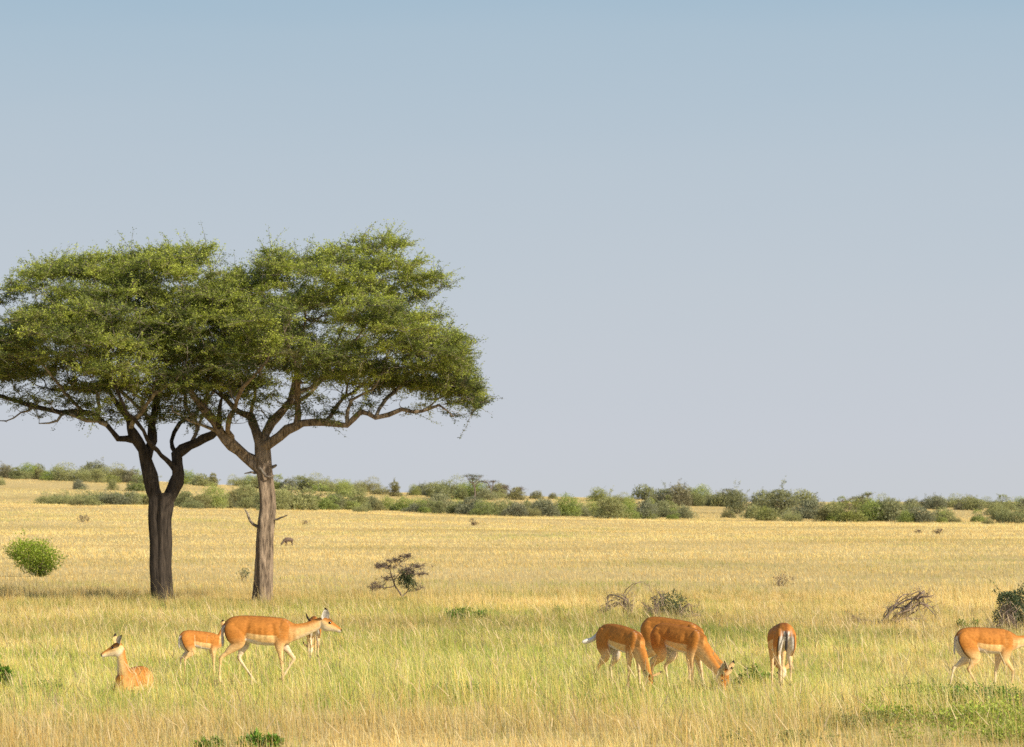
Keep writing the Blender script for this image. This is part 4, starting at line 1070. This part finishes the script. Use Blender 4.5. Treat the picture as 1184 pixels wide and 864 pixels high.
        if hind:
            c = mixc(c, WHT, sstep(.6, .8, aft) * (outer < .08) * sstep(.58, .66, hrel) * sstep(.86, .80, hrel))
            blk = (aft > .74) & (outer > .22) & (outer < .52) & (hrel > .50) & (hrel < .86)
            c = mixc(c, BLK, .92 * blk)
            dz = np.linalg.norm(V - (fet * .86 + hock * .14)[None, None], axis=2); c = mixc(c, BLK, .8 * (dz < .035) * (aft > .0))
            dk = np.linalg.norm(V - hock[None, None], axis=2); c = mixc(c, RUF_D, .45 * (dk < .04) * (aft > .2))
        else:
            dk = np.linalg.norm(V - (knee)[None, None], axis=2); c = mixc(c, RUF_D, .30 * (dk < .03) * (aft < -.2))
        if pose.get('plain'): c = mixc(RUF, LEGC, .3) * np.ones_like(c)
        he = np.linalg.norm(V - hoof[None, None], axis=2); c = mixc(c, BLK, 1.0 * (he < .030))
        add(V, c)
    # ---- tail
    tb = body_pt(*U(146, 212))
    tl = pose.get('tail') or [(tb[0] + .02, 0, tb[1]), (tb[0] - .025, 0, tb[1] - .05), (tb[0] - .035, .005, tb[1] - .15), (tb[0] - .03, .01, tb[1] - .25), (tb[0] - .03, .01, tb[1] - .31)]
    tl = [np.array(q, float) for q in tl]; m = len(tl)
    rt = np.interp(np.linspace(0, 1, m), [0, .3, .8, 1], [.020, .018, .024, .009]) * pose.get('tailw', 1)
    Pt, At, Bt, Ra, Rb, Tt = chain(tl, rt * 1.2, rt * .9, .012)
    V, th = ring_loft(Pt, At, Bt, Ra, Rb, 16)
    ft = np.linspace(0, 1, len(Pt))[:, None] * np.ones((1, 16)); back = (Bt[:, None, :] * np.cos(th)[None, :, None])[..., 0] * 1.0
    tw_ = pose.get('tailwhite', 0)
    c = mixc(RUF_D, BLK, sstep(.3, .7, ft)); c = mixc(c, WHT, sstep(.2, .5, np.abs(np.sin(th))[None, :] * np.ones_like(ft)) * .8 * sstep(.1, .3, ft))
    if tw_ > 0: c = mixc(c, WHT * 1.05, tw_ * sstep(.35, .55, ft))
    if tw_ < 0: c = mixc(c, BLK, -tw_ * sstep(.1, .3, ft))
    add(V, c)
    # ---- one skin
    me0 = bpy.data.meshes.new('raw'); AV = np.concatenate(acc_v); AC = np.concatenate(acc_c)
    me0.from_pydata(AV.tolist(), [], acc_f); me0.update()
    o0 = bpy.data.objects.new('raw', me0); C.objects.link(o0)
    md = o0.modifiers.new('r', 'REMESH'); md.mode = 'VOXEL'; md.voxel_size = .0085; md.use_smooth_shade = True
    ms = o0.modifiers.new('s', 'SMOOTH'); ms.factor = .5; ms.iterations = pose.get('smooth', 5)
    dg = bpy.context.evaluated_depsgraph_get(); dg.update()
    me1 = bpy.data.meshes.new_from_object(o0.evaluated_get(dg)); bpy.data.objects.remove(o0); bpy.data.meshes.remove(me0)
    nv = len(me1.vertices); co = np.empty(nv * 3, np.float32); me1.vertices.foreach_get('co', co); co = co.reshape(-1, 3)
    nf = len(me1.polygons); faces = [tuple(p_.vertices) for p_ in me1.polygons]; bpy.data.meshes.remove(me1)
    kd = KDTree(len(AV))
    for i, v in enumerate(AV): kd.insert(v, i)
    kd.balance(); col = np.zeros((nv, 3))
    for i, v in enumerate(co):
        ks = kd.find_n(v, 3); ws = [1 / (q[2] + .004) ** 2 for q in ks]; col[i] = sum(AC[q[1]] * w_ for q, w_ in zip(ks, ws)) / sum(ws)
    nz = fbm(co[:, 0] * 1.0 + co[:, 1] * .7, co[:, 2] - co[:, 1] * .4, .07, 61, 3); col *= (.84 + .30 * nz)[:, None]
    VV = [co]; FF = list(faces); CCc = [col]; MM = [0] * len(faces); n0 = nv
    # ---- eyes
    for sg in (-1, 1):
        ce = poll + hd * (.36 * L) + hup * .034 + hsd * sg * .047
        import_v = []
        for a in range(7):
            for b_ in range(10):
                p_ = PI * a / 6; q_ = 2 * PI * b_ / 10
                import_v.append(ce + hd * (.0185 * math.sin(p_) * math.cos(q_)) + hup * (.0145 * math.sin(p_) * math.sin(q_)) + hsd * sg * (.014 * math.cos(p_)))
        VV.append(np.array(import_v)); CCc.append(np.tile(BLK, (70, 1)))
        for a in range(6):
            for b_ in range(10): FF.append((n0 + a * 10 + b_, n0 + a * 10 + (b_ + 1) % 10, n0 + (a + 1) * 10 + (b_ + 1) % 10, n0 + (a + 1) * 10 + b_)); MM.append(1)
        n0 += 70
    # ---- ears
    for sg, ed in ((-1, pose['ears'][0]), (1, pose['ears'][1])):
        d_ = hup * ed[0] + hsd * sg * ed[1] - hd * ed[2]; d_ /= np.linalg.norm(d_)
        inn = hsd * sg * ed[3] + hd * ed[4]; inn -= d_ * (inn @ d_); inn /= np.linalg.norm(inn); wv = np.cross(d_, inn)
        basep = poll + hd * (.06 * L) + hup * .045 + hsd * sg * .034
        EL = .165 * pose.get('ear', 1); EW = .057
        for layer in (0, 1):
            pts = []; cs = []
            for a in range(10):
                t_ = a / 9; wd1 = EW * (math.sin(PI * min(1, (t_ * .82 + .16)) ** .9) ** .75) * (1 if t_ < .97 else .3)
                for b_ in range(7):
                    q_ = (b_ / 6 - .5) * 2; cup = .55 * wd1 * q_ * q_
                    p_ = basep + d_ * EL * t_ + wv * wd1 * q_ * .95 + inn * (cup - .012 - (0 if layer == 0 else .006) * (1 - abs(q_)))
                    pts.append(p_)
                    if layer == 0: cc = WHT * (.9 if abs(q_) > .3 else .62) if t_ < .82 else BLK
                    else: cc = TAN if t_ < .72 else BLK
                    if layer == 0 and abs(abs(q_) - .45) < .2 and .2 < t_ < .7: cc = WHT * .45
                    cs.append(cc)
            VV.append(np.array(pts)); CCc.append(np.array(cs))
            for a in range(9):
                for b_ in range(6): FF.append((n0 + a * 7 + b_, n0 + a * 7 + b_ + 1, n0 + (a + 1) * 7 + b_ + 1, n0 + (a + 1) * 7 + b_)); MM.append(0)
            n0 += 70
    VV = np.concatenate(VV); CCc = np.clip(np.concatenate(CCc), 0, .95)
    me = bpy.data.meshes.new(name); me.from_pydata((VV * scale).tolist(), [], FF); me.update()
    me.polygons.foreach_set('use_smooth', np.ones(len(FF), bool)); me.polygons.foreach_set('material_index', np.array(MM, np.int32))
    a = me.color_attributes.new('Col', 'FLOAT_COLOR', 'POINT'); c4 = np.ones((len(VV), 4), np.float32); c4[:, :3] = CCc; a.data.foreach_set('color', c4.ravel())
    o = obj(name, me, [M_coat, M_eye], None, loc); o.rotation_euler = (0, 0, yaw)
    tag(o, label, 'impala' if name == 'impala' else 'warthog', group if name == 'impala' else None)
    return o

def u3(u, v, y): x, z = U(u, v); return (x, y, z)
EAR_UP = ((.95, .40, .35, .8, .5), (.95, .40, .35, .8, .5))
def at(px, py):
    x, y, z, s = spot(px, py); return (x, y, z), s

# legs for a standing animal, offsets dx per foot (stride)
def stand_legs(dx=(0, 0, 0, 0), top=.92, drop_f=0.0, bend=0.0):
    def hind(sg, d): return [(-.20 + d * .25, sg * .085, .50), (-.355 + d * .65, sg * .075, .325), (-.345 + d, sg * .07, .085), (-.315 + d, sg * .07, .0)]
    def front(sg, d): return [(.285 + d * .12, sg * .075, .50 - drop_f), (.300 + d * .55, sg * .068, .285 - drop_f * .3), (.300 + d, sg * .065, .085), (.325 + d, sg * .065, .0)]
    return dict(hn=hind(-1, dx[0]), hf=hind(1, dx[1]), fn=front(-1, dx[2]), ff=front(1, dx[3]), top=top)

# 1 walking doe
pose = dict(hn=[u3(262, 372, -.09), u3(112, 505, -.08), u3(97, 655, -.075), u3(112, 722, -.075)], hf=[u3(300, 385, .085), u3(262, 512, .07), u3(362, 662, .06), u3(412, 738, .06)],
            fn=[u3(600, 408, -.07), u3(618, 545, -.065), u3(628, 672, -.06), u3(636, 738, -.06)], ff=[u3(640, 405, .07), u3(722, 515, .065), u3(645, 640, .06), u3(600, 694, .06)], top=.94,
            muzzle=(*[q for q in (U(1122, 278)[0],)], -.035, U(1122, 278)[1]), ears=((.95, .25, .22, .9, .45), (.95, .30, .40, .3, .9)), head_up=(.25, -.06, 1), ear=.92)
loc, s = at(298, 797)
K = s / 89.6
impala('impala', 'largest impala, a doe walking right with head raised, foremost on the left', loc, math.radians(3), pose, 1.0)

# 2 young one grazing behind the doe's hindquarters
def graze_pose(dx=(0, 0, 0, 0), nk=None, muzzle=None, **kw):
    p = stand_legs(dx, top=.90); p.update(slim=.82, pitch=-.07, neck=nk or [(.30, 0, .66), (.42, 0, .58), (.53, 0, .47), (.62, 0, .36), (.70, 0, .26)],
        muzzle=muzzle or (.775, 0, .03), head_up=(1, 0, .35), neck_up=(.6, 0, .8), ears=((.55, .75, .55, .5, .6), (.55, .75, .55, .5, .6))); p.update(kw); return p
loc, s = at(231, 781)
impala('impala', 'small young impala with flicked tail, head hidden behind the walking doe', loc, math.radians(24),
       graze_pose((.0, -.06, -.02, .05), nk=[(.28, 0, .68), (.38, 0, .70), (.45, 0, .78), (.50, 0, .88), (.54, 0, .95)], muzzle=(.80, .12, .84), head_up=(.3, 0, 1), neck_up=(-.6, 0, .8),
                  ears=((.8, .3, .8, .9, .3), (.9, .3, .6, .9, .3)), tailwhite=.9, neckw=.85), .66)

# 3 young one behind the doe's neck, seen from behind
loc, s = at(362, 765)
impala('impala', 'young impala with curled up tail, mostly hidden behind the walking doe neck', loc, math.radians(98),
       graze_pose((.0, -.05, 0, .03), tail=[(-.40, 0, .83), (-.46, .03, .84), (-.50, .10, .85), (-.52, .16, .92), (-.52, .19, 1.02)], tailwhite=-1, tailw=.8), .73)

# 4 resting impala, only neck, head and back show above the grass
def lying():
    nk = [(.26, .02, .14), (.36, .02, .25), (.40, .01, .38), (.42, .0, .50), (.43, -.0, .61)]
    p = dict(hn=[(-.10, -.12, .12), (-.34, -.13, .04), (-.16, -.14, .02), (-.08, -.14, .01)], hf=[(-.10, .12, .12), (-.34, .13, .04), (-.16, .14, .02), (-.08, .14, .01)],
             fn=[(.26, -.09, .12), (.44, -.10, .06), (.30, -.12, .04), (.24, -.12, .03)], ff=[(.26, .09, .12), (.44, .10, .06), (.30, .12, .04), (.24, .12, .03)], top=.5, neck=nk, drop=.60, plain=True,
             neck_up=(-1, 0, .3), tail=[(-.40, 0, .30), (-.46, 0, .24), (-.48, 0, .14), (-.48, 0, .08)])
    return p
loc, s = at(155, 801)
yw = math.radians(252); p = lying()
c_, s_ = math.cos(-yw), math.sin(-yw)
def wl(dx, dy, dz): return np.array([dx * c_ - dy * s_, dx * s_ + dy * c_, dz])
poll = np.array(p['neck'][-1]); mz = poll + wl(-.27, -.03, -.10); p['muzzle'] = tuple(mz); p['head_up'] = tuple(wl(-.3, 0, 1))
p['ears'] = ((.9, .2, .0, .5, .8), (.8, .75, .55, .3, .9)); p['ear'] = 1.0; p['neck_side'] = tuple(wl(0, 1, 0)); p['neck_up'] = tuple(wl(1, 0, .2))
p['neckw'] = .8; impala('impala', 'impala lying in the grass at far left, head and neck up facing left', loc, yw, p, .94)

# 5, 6, 7 the grazing group
loc, s = at(717, 800)
impala('impala', 'leftmost impala of the grazing trio, white tail raised, face towards the viewer', loc, math.radians(-50),
       graze_pose((-.05, .10, -.06, .05), nk=[(.30, 0, .64), (.42, 0, .55), (.50, 0, .43), (.56, -.0, .31), (.60, 0, .235)], muzzle=(.66, -.02, .0), head_up=(1, 0, .25), hump=.02,
                  tail=[(-.40, 0, .88), (-.47, .0, .80), (-.52, -.06, .72), (-.55, -.16, .69), (-.56, -.23, .68)], tailwhite=1.2, tailw=1.7,
                  ears=((.5, .95, .35, .2, .9), (.5, .95, .35, .2, .9))), .88)
loc, s = at(776, 793)
impala('impala', 'rearmost impala of the grazing trio, back showing above the front one', loc, math.radians(-30),
       graze_pose((-.12, .02, .02, .12), nk=[(.30, 0, .66), (.44, 0, .56), (.57, 0, .44), (.69, 0, .33), (.79, 0, .24)], muzzle=(.87, 0, .02)), .95)
loc, s = at(784, 800)
impala('impala', 'front right impala of the grazing trio, head down beside its neighbour, thin neck stretched', loc, math.radians(-40),
       graze_pose((-.06, .12, .0, .10), nk=[(.30, 0, .66), (.43, 0, .56), (.54, 0, .44), (.65, 0, .33), (.74, 0, .24)], muzzle=(.82, 0, .01)), .90)

# 8 seen from behind
loc, s = at(903, 799)
impala('impala', 'impala grazing with its rump squarely to the viewer, dark tail between white stripes', loc, math.radians(96),
       graze_pose((.02, -.03, -.10, .02), nk=[(.30, 0, .64), (.42, -.02, .55), (.52, -.05, .43), (.60, -.10, .33), (.64, -.14, .27)], muzzle=(.78, -.12, .06), slim=1.15, tailwhite=-.9, tailw=.8), .92)

# 9 walking out of the picture
pose = stand_legs((0, 0, 0, 0), top=.92)
pose.update(hf=[(-.22, .085, .50), (-.44, .075, .34), (-.50, .07, .09), (-.49, .07, 0)], hn=[(-.17, -.09, .50), (-.27, -.08, .33), (-.13, -.07, .09), (-.08, -.07, 0)],
            fn=[(.30, -.07, .47), (.42, -.065, .30), (.40, -.06, .09), (.40, -.06, 0)], ff=[(.25, .07, .48), (.20, .065, .28), (.19, .06, .085), (.20, .06, 0)],
            neck=[(.30, 0, .72), (.42, 0, .71), (.53, 0, .72), (.64, 0, .74), (.74, 0, .76)], muzzle=(.98, 0, .66), ears=((.9, .5, .4, .7, .4), (.9, .5, .4, .7, .4)), tailw=.7)
loc, s = at(1138, 801)
impala('impala', 'impala at far right walking out of view, rump stripes and white belly showing', loc, math.radians(14), pose, .88)

# distant warthog, back of a small dark animal with its head down
def warthog():
    acc = Acc(); D = np.array([.17, .12, .09])
    def blob(P, ra, rb, k=14):
        P_, A, B, Ra, Rb, T = chain(P, ra, rb, .04); V, th = ring_loft(P_, A, B, Ra, Rb, k); Vf, Q, T_ = close_mesh(V)
        Q = np.concatenate([Q, np.stack([T_[:, 0], T_[:, 1], T_[:, 2], T_[:, 2]], -1)]) if False else Q
        acc.add(Vf, Q, np.tile(D, (len(Vf), 1)) * (.8 + .6 * rng.random((len(Vf), 1))))
    blob([(-.42, 0, .44), (-.34, 0, .47), (-.1, 0, .50), (.15, 0, .52), (.32, 0, .50), (.42, 0, .42)], [.02, .13, .17, .17, .14, .05], [.03, .14, .18, .19, .17, .06])
    blob([(.30, 0, .50), (.46, 0, .40), (.58, 0, .26), (.68, 0, .12), (.71, 0, .07)], [.12, .11, .10, .075, .04], [.14, .12, .10, .07, .05])
    for (x, y_) in ((-.28, .09), (-.30, -.09), (.24, .09), (.27, -.09)):
        blob([(x, y_, .42), (x + .01, y_, .28), (x - .02, y_, .16), (x, y_, .0)], [.07, .05, .03, .03], [.10, .06, .03, .035], 8)
    blob([(-.42, 0, .48), (-.50, 0, .42), (-.52, 0, .28)], [.012, .012, .02], [.012, .012, .02], 6)
    for sg in (-1, 1):
        blob([(.48, sg * .09, .46), (.47, sg * .13, .54), (.46, sg * .15, .58)], [.03, .035, .008], [.015, .015, .006], 6)
        blob([(.63, sg * .07, .14), (.66, sg * .13, .16), (.66, sg * .14, .21)], [.012, .011, .004], [.012, .011, .004], 5)
    return acc.mesh('warthog', True)
loc, s = at(334, 631)
me = warthog(); o = obj('warthog', me, M_coat, None, loc); o.rotation_euler = (0, 0, math.radians(205)); o.scale = (.62, .62, .62)
tag(o, 'small dark brown warthog rooting in the far grass right of the straight acacia trunk', 'warthog')
